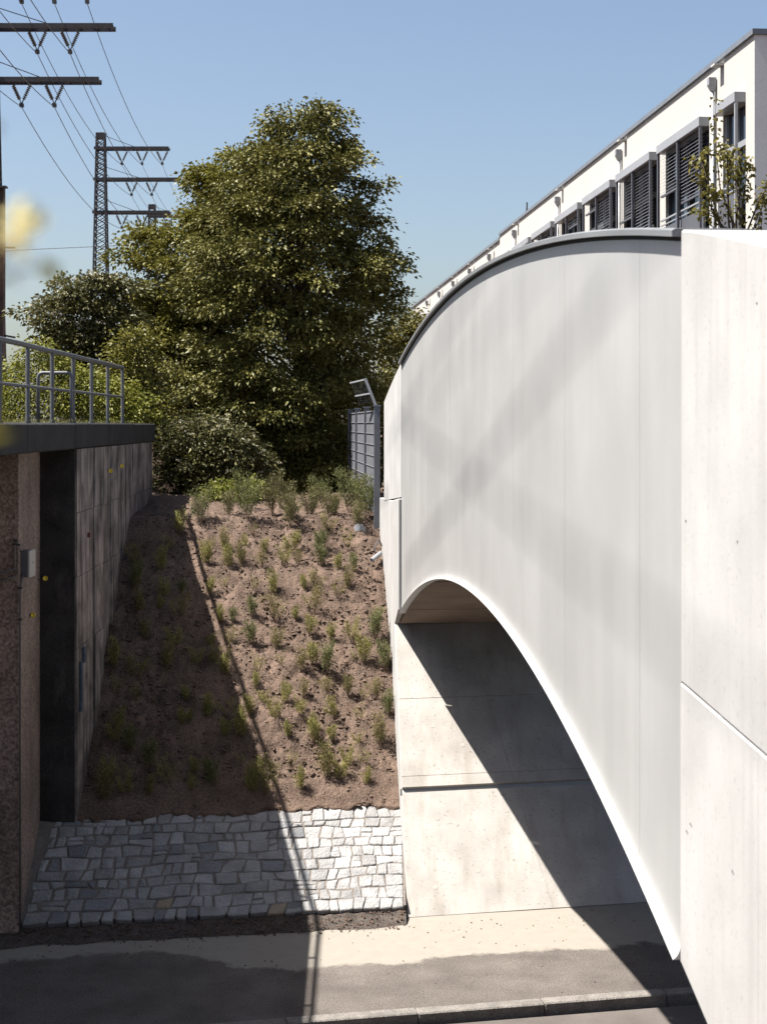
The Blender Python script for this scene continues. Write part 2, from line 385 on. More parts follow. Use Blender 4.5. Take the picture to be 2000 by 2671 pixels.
# stone paving at the slope's foot ------------------------------------------------
V0, V1 = 19.73, 21.47
UXL, UXR = -4.62, .27
sdir = Vector((0, V1 - V0, 1.07 - .15)); slen = sdir.length
def st(u, v, h=0):                          # u metres along, v metres up the slope, h above it
    t = v / slen; x = UXL + u; ye = V0 + (V1 - V0) * t
    nrm = Vector((0, -(1.07 - .15), V1 - V0)).normalized()
    return Vector((x, soil_y(x, ye), lerp(.15, 1.07, t))) + nrm * h
paving = MB()
UW = UXR - UXL
paving.add([st(-.2, .05, -.012), st(UW + .03, .05, -.012), st(UW + .0, slen + .12, -.012), st(-.2, slen + .12, -.012),
            st(-.2, .055, -.3), st(UW + .03, .055, -.3)], [(0, 1, 2, 3), (4, 5, 1, 0)])
stone_paving = paving.build('stone_paving', 'mortar'); tag(stone_paving, kind='structure')
rg = random.Random(21); NR = 10; nu = 100
def course(k, u):                           # wavering bed joint k at distance u
    if k == 0: return 0.
    return slen * k / NR + .085 * mnoise.noise(Vector((u * 1.0, k * 1.7, 0))) + .04 * mnoise.noise(Vector((u * 3.1, k * 5.1, 4)))
stones = []
for k in range(NR):
    u = rg.uniform(-.05, .02); ut = u + rg.uniform(-.03, .03)
    while u < UW - .03:
        right = u > UW * .70
        wd = rg.choice((.14, .16, .19, .22) if right else (.14, .18, .21, .24, .28, .33)) * rg.uniform(.9, 1.1)
        if u + wd > UW - .08: wd = UW - u
        vt = max(ut + .08, u + wd + rg.uniform(-.045, .045)) if u + wd < UW - .01 else UW
        c4 = [(u, course(k, u)), (u + wd, course(k, u + wd)), (vt, course(k + 1, vt)), (ut, course(k + 1, ut))]; ut = vt
        r_ = rg.random()
        if r_ < .13:                        # two thin stones, one above the other
            f0, f1 = rg.uniform(.4, .6), rg.uniform(.4, .6)
            ml, mr_ = (u, lerp(c4[0][1], c4[3][1], f0)), (u + wd, lerp(c4[1][1], c4[2][1], f1))
            stones.append(([c4[0], c4[1], mr_, ml], k)); stones.append(([ml, mr_, c4[2], c4[3]], k))
        elif r_ < .26 and wd > .24:         # two upright halves
            f0 = rg.uniform(.4, .6); p0_, p1_ = (lerp(u, u + wd, f0), course(k, u + wd * f0)), (lerp(u, u + wd, f0 + rg.uniform(-.1, .1)), course(k + 1, u + wd * f0))
            stones.append(([c4[0], p0_, p1_, c4[3]], k)); stones.append(([p0_, c4[1], c4[2], p1_], k))
        else: stones.append((c4, k))
        u += wd
for (quad, v) in stones:
    u = quad[0][0] / UW * nu; left = max(0, 1 - u / nu)
    g = .003 + .004 * left + rg.uniform(0, .002)
    cs = []
    for (uu, vv), (sx, sy) in zip(quad, ((1, 1), (-1, 1), (-1, -1), (1, -1))):
        if v == 0 and sy > 0: vv = rg.uniform(-.012, .012)
        cs.append(Vector((uu + sx * (g + rg.uniform(-.004, .009 + .012 * left)), vv + sy * (g * .8 + rg.uniform(-.003, .006 + .009 * left)))))
    ring = []
    for i in range(4):
        p, q = cs[i], cs[(i + 1) % 4]
        ring.append(p)
        for t_ in (.35, .7):
            m_ = p.lerp(q, t_); nrm = Vector((q.y - p.y, -(q.x - p.x))); nrm = nrm.normalized() if nrm.length > 1e-6 else nrm
            ring.append(m_ + nrm * rg.uniform(-.003, .007))
    cc = sum(ring, Vector((0, 0))) / len(ring)
    h = rg.uniform(-.008, .012); tx, ty = rg.uniform(-.045, .045), rg.uniform(-.045, .045)
    dep = .14 if v == 0 else .07
    def lvl(sh, hh, tilt=True):
        out = []
        for p in ring:
            q = p + (cc - p).normalized() * sh
            out.append(st(q.x, q.y, hh + ((q.x - cc.x) * tx + (q.y - cc.y) * ty if tilt else 0)))
        return out
    mb = MB()
    mb.loft([lvl(0, -dep, False), lvl(0, h - .010), lvl(.012, h)], True, False)
    n = len(ring); b0 = 2 * n
    top = lvl(.012, h); ctr = sum(top, Vector()) / n + (st(0, 0, 1) - st(0, 0, 0)) * rg.uniform(-.002, .010)
    mb.v.append(tuple(ctr)); ci = len(mb.v) - 1
    for i in range(n): mb.f.append((b0 + i, b0 + (i + 1) % n, ci))
    r_ = rg.random()
    mt = 'granite' if r_ < .72 else 'granite_dark' if r_ < .84 else 'granite_pale'
    if u > nu * .72: mt = 'granite_pale' if rg.random() < .6 else 'granite'
    if (v == 1 and abs(u - 33) < 2.6) or (v == 0 and abs(u - 62) < 1.2): mt = 'granite_warm'
    mb.build('stone', mt, stone_paving)
# ragged gravel strip between stones and footway
mb = MB(); NU, NV = 120, 8
for j in range(NV + 1):
    for i in range(NU + 1):
        x = lerp(-4.9, .30, i / NU); t_ = j / NV
        ya = soil_y(x, V0) - .42 + .10 * mnoise.noise(Vector((x * 2.2, 5, 0))) + (x + 4.9) * .015
        y = lerp(ya, soil_y(x, V0) + .05, t_)
        z = .005 + .10 * t_ ** .8 + .035 * mnoise.noise(Vector((x * 7, y * 7, 2))) * min(1, t_ * 3) - (.02 if j == 0 else 0)
        mb.v.append((x, y, z))
for j in range(NV):
    for i in range(NU):
        a = j * (NU + 1) + i; mb.f.append((a, a + 1, a + NU + 2, a + NU + 1))
tag(mb.build('gravel_strip', 'gravel_bed', smooth=True), kind='structure')
mb = MB(); rg2 = np.random.default_rng(5)
for _ in range(1500):
    x = rg2.uniform(-4.8, .28); y = soil_y(x, V0) - .44 + .44 * rg2.random() ** .8; s = .006 + .022 * rg2.random() ** 3
    z = .012 + .1 * max(0, (y - soil_y(x, V0) + .42) / .45) ** .8
    vs = [(x + d[0] * s * rg2.uniform(.6, 1.2), y + d[1] * s * rg2.uniform(.6, 1.2), z + d[2] * s * .7) for d in ((1, 0, 0), (-1, 0, 0), (0, 1, 0), (0, -1, 0), (0, 0, 1), (0, 0, -1))]
    mb.add(vs, [(0, 2, 4), (2, 1, 4), (1, 3, 4), (3, 0, 4), (2, 0, 5), (1, 2, 5), (3, 1, 5), (0, 3, 5)])
tag(mb.build('loose_gravel', 'clod'), 'loose crumbs of gravel along the foot of the stone paving', 'gravel', kind='stuff')

mb = MB(); rg2 = np.random.default_rng(15)
for _ in range(420):
    x = rg2.uniform(-5, 4.5); v = rg2.uniform(17.3, 20.3) if rg2.random() < .6 else 19.6 + .5 * rg2.random(); y = v + .2 * x; s_ = .004 + .013 * rg2.random() ** 4
    vs = [(x + d[0] * s_ * rg2.uniform(.6, 1.2), y + d[1] * s_ * rg2.uniform(.6, 1.2), .006 + d[2] * s_ * .7) for d in ((1, 0, 0), (-1, 0, 0), (0, 1, 0), (0, -1, 0), (0, 0, 1), (0, 0, -1))]
    mb.add(vs, [(0, 2, 4), (2, 1, 4), (1, 3, 4), (3, 0, 4), (2, 0, 5), (1, 2, 5), (3, 1, 5), (0, 3, 5)])
tag(mb.build('grit', 'clod'), 'scattered dark grit lying on the footway', 'grit', kind='stuff')

# ------------------------------------------------------------------ the white arched bridge
def XF(y): return .42 - .082 * (y - 20.84)
BN = math.sqrt(1 + .082 ** 2)
def B(y, z, o=0.): return Vector((XF(y) + o / BN, y + o * .082 / BN, z))
def ZT(y): return 8.07 - .0095 * (y - 15.0) ** 2
def ZB(y): return 4.95 - .0196 * (y - 15.0) ** 2
def ZJ(y): return interp(y, [(-2, 4.5), (6.41, 5.205), (7.68, 5.295), (15, 5.62), (22.7, 5.49), (25.8, 5.28), (27, 5.2)])
BW = 4.1
bridge = thing('arched_bridge', (XF(15), 15, 0), 'pale grey arched bridge spanning the road, with smooth curved side and white concrete ends', 'bridge')
FA, FB_ = 7.70, 22.70
seams = [FA, 8.51 + .04, 10.64, 12.77, 14.90, 17.03, 19.17, 21.30, FB_]
for k in range(len(seams) - 1):
    y0, y1 = seams[k] + .0016, seams[k + 1] - .0016
    n = max(3, int((y1 - y0) / .18)); rings = []
    ws = [0, .012, .026, .044, .068, .10, .14, .20, .32]
    for i in range(n + 1):
        y = lerp(y0, y1, i / n); zb, zt = ZB(y), ZT(y) - .048
        row = []
        for w_ in ws: row.append(B(y, zb + w_, -.045 * math.exp(-w_ / .030)))
        for t_ in (.25, .5, .75, 1.0): row.append(B(y, lerp(zb + .32, zt, t_), 0))
        back = [B(y, zt, .05), B(y, zb + .32, .05), B(y, zb + .02, .05), B(y, zb, .05)]
        rings.append(row + back)
    mb = MB(); mb.loft(rings, True, True); mb.build('fascia_panel', 'fascia_paint', bridge, smooth=False)
    # right-hand side of the bridge
    rings = [[B(lerp(y0, y1, i / n), ZB(lerp(y0, y1, i / n)), BW + a) for a in (0, .05)] + [B(lerp(y0, y1, i / n), ZT(lerp(y0, y1, i / n)) - .03, BW + a) for a in (.05, 0)] for i in range(n + 1)]
    mb = MB(); mb.loft(rings, True, True); mb.build('fascia_panel', 'fascia_paint', bridge)
def arc_sweep(y0, y1, zf, sec, n=60):
    rings = []
    for i in range(n + 1):
        y = lerp(y0, y1, i / n); rings.append([B(y, zf(y) + dz, o) for o, dz in sec])
    mb = MB(); mb.loft(rings, True, True); return mb
for off in (0, BW - .30):
    arc_sweep(FA + .002, FB_, ZT, [(off - .05, -.024), (off - .05, .008), (off - .03, .018), (off + .38, .018), (off + .38, -.02), (off - .012, -.024)]).build('parapet_cap', 'cap_metal', bridge)
    arc_sweep(FA + .004, FB_, ZT, [(off - .012, -.046), (off - .012, -.026), (off + .05, -.026), (off + .05, -.046)]).build('cap_shade_strip', 'dark_gap', bridge)  # dark strip laid in as the shade line beneath the cap
for oa, ob in ((.053, .30), (BW - .30, BW - .003)):
    mb = MB(); mb.loft([[B(y, ZB(y) + .04, oa), B(y, ZB(y) + .04, ob), B(y, ZT(y) - .035, ob), B(y, ZT(y) - .035, oa)] for y in np.linspace(FA, FB_, 60)], True, True)
    mb.build('parapet_core', 'white_concrete', bridge)
arc_sweep(-2, 27, lambda y: 6.15 - .006 * (y - 15) ** 2, [(.303, -.35), (.303, 0), (BW - .303, 0), (BW - .303, -.35)], 40).build('deck', 'asphalt', bridge)
# soffit: transverse formwork bays
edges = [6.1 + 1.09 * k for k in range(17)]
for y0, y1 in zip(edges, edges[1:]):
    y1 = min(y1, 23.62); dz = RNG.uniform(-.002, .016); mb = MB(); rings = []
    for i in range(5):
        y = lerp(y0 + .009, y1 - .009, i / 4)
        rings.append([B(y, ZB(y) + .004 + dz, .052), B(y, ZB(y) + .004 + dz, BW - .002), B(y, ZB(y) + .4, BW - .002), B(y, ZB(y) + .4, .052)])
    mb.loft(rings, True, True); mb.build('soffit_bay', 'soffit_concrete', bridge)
# near end: white concrete, upper wall and lower wall with an open joint between
def side_wall(name, mat, y0, y1, zlo, zhi, o0, o1, n=24, cham=0.):
    rings = []
    for i in range(n + 1):
        y = lerp(y0, y1, i / n); lo, hi = zlo(y), zhi(y)
        c = cham(y) if callable(cham) else cham
        rings.append([B(y, lo, o0), B(y, lo, o1), B(y, hi, o1), B(y, hi, o0 + c * .8), B(y, hi - c, o0)])
    mb = MB(); mb.loft(rings, True, True); return mb.build(name, mat, bridge)
def chn(y): return .012 + max(0, 7.5 - y) * .028
def near_bot(y): return ZB(y) if y > 6.2 else lerp(ZB(6.2), 4.6, min(1, (6.2 - y) / 3))
for off, d in ((0, 1), (BW - .5, -1)):
    for ya, yb in ((-2.0, 4.6), (4.6, 5.75), (5.75, 6.32), (6.32, 7.06), (7.06, FA - .004)):
        dd = RNG.uniform(-.0015, .0015)
        side_wall('upper_wall_bay', 'white_concrete', ya + .0008, yb - .0008, lambda y: ZJ(y) + .014, lambda y: ZT(y) + .012, off - .004 + dd, off + .5, n=8, cham=chn)
    for ya, yb in ((-2.0, 4.3), (4.3, 6.5), (6.5, FA - .004)):
        side_wall('lower_wall_bay', 'white_concrete', ya + .0008, yb - .0008, near_bot, lambda y: ZJ(y), off - .008, off + .5, n=8, cham=.005)
# far end
side_wall('upper_end_wall', 'white_concrete', FB_ + .004, 25.8, lambda y: ZJ(y) + .025, lambda y: ZT(y) + .012, -.004, .5, cham=.012)
side_wall('upper_end_wall', 'white_concrete', FB_ + .004, 25.8, lambda y: ZJ(y) + .025, lambda y: ZT(y) + .012, BW - .5, BW, cham=.012)
side_wall('joint_strip', 'dark_gap', -2, 25.7, lambda y: ZJ(y) - .02, lambda y: ZJ(y) + .04, .04, .30)
# vertical board lines and tie holes in the near wall
def tie_hole(y, z, r=.014, o=-.004):
    mb = MB(); n = 12; rings = []
    for rr, oo in ((r * 1.35, 0.0), (r * 1.25, -.004), (r * .95, -.004), (r * .8, .0)):
        rings.append([B(y + rr * math.cos(2 * math.pi * k / n), z + rr * math.sin(2 * math.pi * k / n), o + oo) for k in range(n)])
    mb = MB(); mb.prism([B(y + r * .82 * math.cos(2 * math.pi * k / n), z + r * .82 * math.sin(2 * math.pi * k / n), o - .002) for k in range(n)], B(0, 0, .001) - B(0, 0, 0))
    mb.build('tie_hole', 'dark_gap', bridge)
for px, py in ((1797, 2169), (1807, 2150), (1917, 2274), (1926, 1413), (1791, 1359), (1977, 791)):
    Yh = 2.129 / ((px - 1000) / 4000 + .082); zz = EYE - (py - 1105) / 4000 * Yh
    tie_hole(Yh, zz, .0075, -.004 if zz > ZJ(Yh) else -.012)
# far abutment: inclined concrete face in poured bays, with its side wall
def XS(y): return .195 - .039 * (y - 23.6) if y < 23.6 else .195 - .075 * (y - 23.6)
side = [(26.95, 5.30), (25.9, 5.34), (24.3, ZJ(24.3)), (22.70, ZJ(22.7)), (22.70, ZB(22.7) + .05), (23.2, ZB(23.2) + .05), (23.58, ZB(23.58) + .05), (23.72, 3.50), (22.08, 1.745), (20.50, -.02), (20.50, -.4), (26.95, -.4)]
mb = MB()
wv = Vector((1, .2, 0)).normalized() * BW * 1.01
mb.prism([(XS(y) - (.012 if y > 22 else 0), y, z) for y, z in side][::-1], wv)
mb.build('abutment_body', 'white_concrete', bridge, bevel=.012)
def slope_pt(x, z, o=0):                    # on the inclined face, o metres proud of it
    nn = Vector((.2, -1, .914)).normalized()
    return Vector((x, 20.4 + .2 * x + .914 * z, z)) + nn * o
rowz = [(0.0, 1.365), (1.425, 1.551), (1.554, 2.502), (2.506, 3.49)]
def xleft(z): return lerp(.318, .186, z / 3.5)
def xjoint(z): return 1.24 + .307 * (3.5 - z)
for k, (z0, z1) in enumerate(rowz):
    cols = [(xleft, xjoint), (xjoint, lambda z: 4.2)]
    for xa, xb in cols:
        pr = .020 if k >= 1 else .010
        mb = MB(); e = .0012
        mb.hexa([slope_pt(xa(z0) + e, z0, -.035), slope_pt(xb(z0) - e, z0, -.035), slope_pt(xb(z1) - e, z1, -.035), slope_pt(xa(z1) + e, z1, -.035),
                 slope_pt(xa(z0) + e, z0, pr), slope_pt(xb(z0) - e, z0, pr), slope_pt(xb(z1) - e, z1, pr), slope_pt(xa(z1) + e, z1, pr)])
        mb.build('concrete_bay', 'pale_concrete', bridge, bevel=.002)
mb = MB(); mb.hexa([slope_pt(.25, 1.36, -.06), slope_pt(4.2, 1.36, -.06), slope_pt(4.2, 1.43, -.06), slope_pt(.25, 1.43, -.06),
                    slope_pt(.25, 1.36, -.035), slope_pt(4.2, 1.36, -.035), slope_pt(4.2, 1.43, -.035), slope_pt(.25, 1.43, -.035)])
mb.build('joint_strip', 'dark_gap', bridge)
for x, z in ((.72, 2.15), (.75, 1.05), (.7, .3), (1.15, 1.9), (1.3, .45), (1.15, 2.9), (1.75, 2.6), (1.75, 1.1), (2.2, .55), (.95, .33)):   # filled formwork cones
    mb = MB(); c = slope_pt(x, z, .0215 if z > 1.4 else .0115); a = Vector((1, .2, 0)).normalized(); bb = Vector((0, .914, 1)).normalized(); nn = Vector((.2, -1, .914)).normalized()
    mb.prism([c + (a * math.cos(t_ * math.pi / 7) + bb * math.sin(t_ * math.pi / 7)) * .032 - nn * .004 for t_ in range(14)], nn * .005)
    mb.build('cone_plug', 'plug', bridge)
# near abutment (below the frame)
mb = MB(); mb.prism([(XF(y) + .03, y, z) for y, z in ((6.2, 3.43), (3.0, 4.55), (-2, 4.55), (-2, -.4), (9.4, -.4))], wv)
mb.build('abutment_body', 'pale_concrete', bridge)

# ------------------------------------------------------------------ the old railway bridge on the left
def XW(y): return -3.83 - .021 * y          # wing wall face
old = thing('railway_bridge', (-5, 20, 0), 'old dark concrete railway bridge end with stained side wall in shade', 'bridge')
yend = 29.55
CE = -4.25                                  # outer edge of the coping
segs = [6.0, 9.0, 12.0, 15.0, 18.05, 21.2, 24.1, 27.0, 29.8]
for y0, y1 in zip(segs, segs[1:]):
    mb = MB(); x0, x1 = CE - .021 * (y0 - 21), CE - .021 * (y1 - 21)
    dz = RNG.uniform(-.006, .006)
    mb.hexa([(x0, y0, 6.25 + dz), (x1, y1, 6.25 + dz), (-5.6, y1, 6.25 + dz), (-5.6, y0, 6.25 + dz),
             (x0, y0, 6.60 + dz), (x1, y1, 6.60 + dz), (-5.6, y1, 6.62 + dz), (-5.6, y0, 6.62 + dz)])
    mb.build('coping_stone', 'old_coping', old, bevel=.015)
mb = MB(); mb.box((-14, 6, 5.75), (-5.25, 19.59, 6.245)); mb.box((-14, 6, 6.25), (-5.605, 29.8, 6.55)); mb.build('deck', 'old_coping', old)
# wing wall of poured lifts, vertical boards in relief
zrows = [(-.3, 1.25), (1.25, 2.35), (2.35, 3.45), (3.45, 4.45), (4.45, 5.35), (5.35, 6.247)]
ycols = [21.42, 22.75, 23.55, 24.35, 25.2, 27.2, yend]
for ci, (y0, y1) in enumerate(zip(ycols, ycols[1:])):
    for ri, (z0, z1) in enumerate(zrows):
        sh = (.0, .02, -.015, .03, -.02, .01)[ci] if ri else 0
        mb = MB(); off = RNG.uniform(-.006, .006) + (.028 if ci in (1, 3) else 0)
        n = max(3, int((y1 - y0) / .16)); yy = [lerp(y0 + .004, y1 - .004, i / n) for i in range(n + 1)]
        for a, b_ in zip(yy, yy[1:]):
            o = off + RNG.uniform(-.006, .006)
            za, zb_ = z0 + .004 + (sh if ri else 0), z1 - .004 + (sh if ri < 5 else 0)
            mb.hexa([(XW(a) + o - .2, a, za), (XW(a) + o, a, za), (XW(b_) + o, b_, za), (XW(b_) + o - .2, b_, za),
                     (XW(a) + o - .2, a, zb_), (XW(a) + o, a, zb_), (XW(b_) + o, b_, zb_), (XW(b_) + o - .2, b_, zb_)])
        mb.build('concrete_panel', 'old_concrete', old)
mb = MB(); mb.hexa([(-4.78, 21.44, -.3), (XW(21.44) - .05, 21.44, -.3), (XW(yend) - .05, yend - .02, -.3), (-5.3, yend - .02, -.3),
                    (-4.78, 21.44, 6.246), (XW(21.44) - .05, 21.44, 6.246), (XW(yend) - .05, yend - .02, 6.246), (-5.3, yend - .02, 6.246)])
mb.build('wing_wall_end', 'black_concrete', old)
mb = MB(); mb.box((-4.80, 21.40, -.3), (-4.31, 21.435, 6.246)); mb.build('end_face', 'black_concrete', old)
mb = MB(); mb.hexa([(-14, 19.6, -.3), (-4.66, 19.6, -.3), (-4.795, 21.42, -.3), (-14, 21.42, -.3), (-14, 19.6, 6.246), (-4.66, 19.6, 6.246), (-4.795, 21.42, 6.246), (-14, 21.42, 6.246)])
mb.build('abutment_body', 'washed_concrete', old, bevel=.01)
mb = MB(); mb.box((-14, 21.44, -.3), (-5.35, 29.5, 6.246)); mb.build('wall_core', 'black_concrete', old)
# faded paint marks on the wing wall
def mark(mat, y0, y1, z0, z1):
    mb = MB(); n = 5
    for k in range(n):
        a = lerp(z0, z1, k / n); b_ = lerp(z0, z1, (k + 1) / n) - .004
        j0, j1 = RNG.uniform(-.02, .02), RNG.uniform(-.02, .02); o = .043
        mb.hexa([(XW(y0) + .01, y0 + j0, a), (XW(y0) + o, y0 + j0, a), (XW(y1) + o, y1 + j1, a), (XW(y1) + .01, y1 + j1, a),
                 (XW(y0) + .01, y0 + j0, b_), (XW(y0) + o, y0 + j0, b_), (XW(y1) + o, y1 + j1, b_), (XW(y1) + .01, y1 + j1, b_)])
    mb.build('paint_mark', mat, old)
mark('paint_blue', 21.55, 21.66, 2.55, 3.25); mark('paint_blue', 21.78, 21.9, 3.2, 3.42); mark('paint_red', 22.25, 22.33, 4.95, 5.02)

# railing on the coping
XR = -4.66
rail = thing('railing', (XR, 20, 6.6), 'grey tubular steel railing on top of the old bridge', 'railing')
py = [17.0, 18.55, 20.1, 21.68, 23.26, 24.84, 26.42, 28.05]
def rx(y): return XR - .014 * (y - 20)
for y in py:
    mb = MB(); mb.tube([(rx(y), y, 6.58), (rx(y), y, 7.60)], .030, 12); mb.tube([(rx(y), y, 6.605), (rx(y), y, 6.635)], .045, 12)
    mb.build('post', 'rail_steel', rail, smooth=False)
mb = MB(); mb.tube([(rx(y), y, 7.625 + .004 * math.sin(y * 2)) for y in np.linspace(14, 28.12, 16)], .036, 12); mb.build('top_rail', 'rail_steel', rail, smooth=True)
mb = MB(); mb.tube([(rx(y) + .004, y, 7.09) for y in np.linspace(14, 28.1, 12)], .022, 10); mb.build('middle_rail', 'rail_steel', rail, smooth=True)
# hoop behind the railing
hoop = thing('steel_hoop', (-4.98, 22.1, 6.6), 'bent grey steel tube hoop standing behind the railing', 'hoop')
mb = MB(); pts = [(-5.02, 22.3, 6.58), (-5.02, 22.3, 7.27)]
for k in range(1, 6): a = math.pi / 2 * k / 5; pts.append((-5.02 + .07 * (1 - math.cos(a)), 22.3, 7.27 + .07 * math.sin(a)))
pts += [(-4.60 + .0, 22.3, 7.34)]
for k in range(1, 6): a = math.pi / 2 * k / 5; pts.append((-4.60 + .06 * math.sin(a), 22.3, 7.34 - .06 * (1 - math.cos(a))))
pts += [(-4.47, 22.0, 6.58)]
mb.tube(pts, .026, 10); mb.build('tube', 'rail_steel', hoop, smooth=True)
mb = MB(); mb.box((-5.08, 22.24, 6.60), (-4.96, 22.36, 6.612)); mb.box((-4.53, 21.94, 6.60), (-4.41, 22.06, 6.612)); mb.build('base_plate', 'rail_steel', hoop)

# box, conduits and yellow markers on the old abutment
def XA(y): return -4.66 - .0742 * (y - 19.6)
jb = thing('junction_box', (-4.63, 19.8, 4.6), 'grey electrical box with pale lid on brown abutment', 'electrical box')
mb = MB(); mb.box((-4.69, 19.74, 4.62), (-4.585, 20.05, 4.955)); mb.build('housing', 'box_dark', jb, bevel=.006)
mb = MB(); mb.box((-4.582, 19.735, 4.612), (-4.55, 20.06, 4.963)); mb.build('lid', 'box_light', jb, bevel=.006)
mb = MB(); mb.tube([(-4.549, 19.9, 4.80), (-4.545, 19.9, 4.80)], .012, 8); mb.build('screw', 'dark_steel', jb)
for (pts, lb) in (([(-4.635, 19.72, 4.66), (-4.635, 19.58, 4.5), (-4.637, 19.57, 4.1), (-4.637, 19.57, 0.02)], 'thin grey conduit running down the abutment below the electrical box'),
                  ([(-4.70, 19.575, 4.75), (-4.95, 19.575, 4.66), (-5.6, 19.575, 4.44)], 'upper of the two grey conduits sloping left from electrical box'),
                  ([(-4.68, 19.57, 4.655), (-4.95, 19.57, 4.56), (-5.6, 19.57, 4.33)], 'lower of the two grey conduits sloping left from electrical box'),
                  ([(-4.66, 19.70, 4.955), (-4.672, 19.62, 5.05), (-4.69, 19.572, 5.11), (-4.705, 19.572, 5.06), (-4.71, 19.574, 4.72)], 'dark cable looping out of the top of electrical box')):
    th = thing('conduit', pts[0], lb, 'conduit')
    mb = MB(); mb.tube(pts, .015 if 'cable' not in lb else .012, 8); mb.build('pipe', 'conduit', th, smooth=True)
    mb = MB()
    for q in range(1, len(pts) - 1): mb.box((pts[q][0] - .024, pts[q][1] - .02, pts[q][2] - .012), (pts[q][0] + .024, pts[q][1] + .03, pts[q][2] + .012))
    mb.build('clip', 'dark_steel', th)
for (p, lb) in (((XW(25.3) + .045, 25.3, 5.90), 'yellow marker on wing wall, the one farther along'), ((XW(24.0) + .06, 24.0, 5.86), 'yellow marker on wing wall, the nearer with dark stain below'),
                ((-4.70, 21.30, 4.45), 'yellow marker at the abutment corner below the electrical box'), ((XA(20.5) + .04, 20.5, 4.04), 'lowest yellow marker, on brown abutment beside the conduit')):
    th = thing('survey_marker', p, lb, 'marker', 'yellow markers on the old bridge')
    mb = MB(); n = 14; c = Vector(p); f = Vector((.35, -1, .1)).normalized(); a = f.cross(Vector((0, 0, 1))).normalized(); b_ = a.cross(f)
    rings = [[c + f * d + (a * math.cos(2 * math.pi * k / n) + b_ * math.sin(2 * math.pi * k / n)) * r_ for k in range(n)] for d, r_ in ((-.03, .026), (.0, .034), (.02, .036), (.03, .030), (.022, .012))]
    mb.loft(rings); mb.build('prism', 'yellow_plastic', th, smooth=False)
    mb = MB(); mb.tube([c - f * .025, c - f * .03 + Vector((-.06, .02, .02))], .009, 6); mb.build('bracket', 'dark_steel', th)

# ------------------------------------------------------------------ foliage
def leaves_obj(name, mat, P, D, L, W, parent, rng, droop=.35, fold=.25):
    """P leaf bases (n,3), D leaf directions (n,3), L lengths (n), W widths (n)."""
    n = len(P)
    D = D / np.maximum(1e-6, np.linalg.norm(D, axis=1, keepdims=True))
    rnd = rng.normal(size=(n, 3)); rnd[:, 2] += .9
    S = np.cross(D, rnd); S /= np.maximum(1e-6, np.linalg.norm(S, axis=1, keepdims=True))
    N = np.cross(S, D)
    N *= np.where(N[:, 2:3] < 0, -1, 1)
    tip = P + D * L[:, None]; tip[:, 2] -= droop * L * rng.uniform(.2, 1, n)
    mid = P + D * (L * .45)[:, None] + N * (fold * W)[:, None]
    a = mid + S * (W * .5)[:, None]; b = mid - S * (W * .5)[:, None]
    V = np.stack([P, a, tip, b], 1).reshape(-1, 3)
    og = np.array(ORG.get(parent.name, (0, 0, 0))) if parent else np.zeros(3)
    V = V - og
    idx = np.arange(n) * 4
    F = np.stack([idx, idx + 1, idx + 2, idx, idx + 2, idx + 3], 1).reshape(-1, 3)
    me = bpy.data.meshes.new(name)
    me.vertices.add(len(V)); me.vertices.foreach_set('co', V.astype(np.float32).ravel())
    me.loops.add(F.size); me.loops.foreach_set('vertex_index', F.astype(np.int32).ravel())
    me.polygons.add(len(F)); me.polygons.foreach_set('loop_start', np.arange(0, F.size, 3, dtype=np.int32))
    me.polygons.foreach_set('loop_total', np.full(len(F), 3, dtype=np.int32))
    me.update(calc_edges=True); me.validate()
    me.materials.append(M[mat])
    o = bpy.data.objects.new(name, me); COL.objects.link(o)
    if parent: o.parent = parent; ORG[o.name] = tuple(og)
    return o

def crown(prof, cy, depth, n, rng, lump=.35, thr=-.22, nsc=.9, shell=.45, seed=0., hole=.0):
    """sample spray centres inside a crown given as rows (z, x_left, x_right)"""
    zs = [p[0] for p in prof]; pts = []; outs = []
    wmax = max(p[2] - p[1] for p in prof); tries = 0
    while len(pts) < n and tries < n * 30:
        tries += 1
        z = rng.uniform(min(zs), max(zs))
        xl = np.interp(z, zs, [p[1] for p in prof]); xr = np.interp(z, zs, [p[2] for p in prof])
        if rng.random() > (xr - xl) / wmax: continue
        th = rng.uniform(0, 2 * math.pi); rho = shell + (1 - shell) * rng.random() ** .6
        if rng.random() < .2: rho = rng.random() ** .5
        xc, rx_ = (xl + xr) / 2, (xr - xl) / 2
        lm = mnoise.noise(Vector((math.cos(th) * 1.7 + seed, math.sin(th) * 1.7, z * .95)))
        rho *= 1 + lump * (lm - .08)
        p = Vector((xc + rx_ * rho * math.cos(th), cy + rx_ * depth * rho * math.sin(th), z))
        if mnoise.noise(p * nsc + Vector((seed, 3, 1))) < thr: continue
        pts.append(p); outs.append(Vector((math.cos(th), math.sin(th) * .8, .15 + .5 * (z - min(zs)) / (max(zs) - min(zs)))))
    return pts, outs
def clumped(pts, outs, per, rad, rng):
    P, O = [], []
    for p, o in zip(pts, outs):
        rr = rad * rng.uniform(.6, 1.35)
        for _ in range(max(3, int(per * rng.uniform(.6, 1.4)))):
            d = Vector(rng.normal(size=3)).normalized(); d.z = abs(d.z) * .8 - .15; d += o.normalized() * .35
            P.append(p + Vector((d.x, d.y, d.z * .9)) * rr * rng.uniform(.45, 1.0)); O.append((o.normalized() * .6 + d))
    return P, O

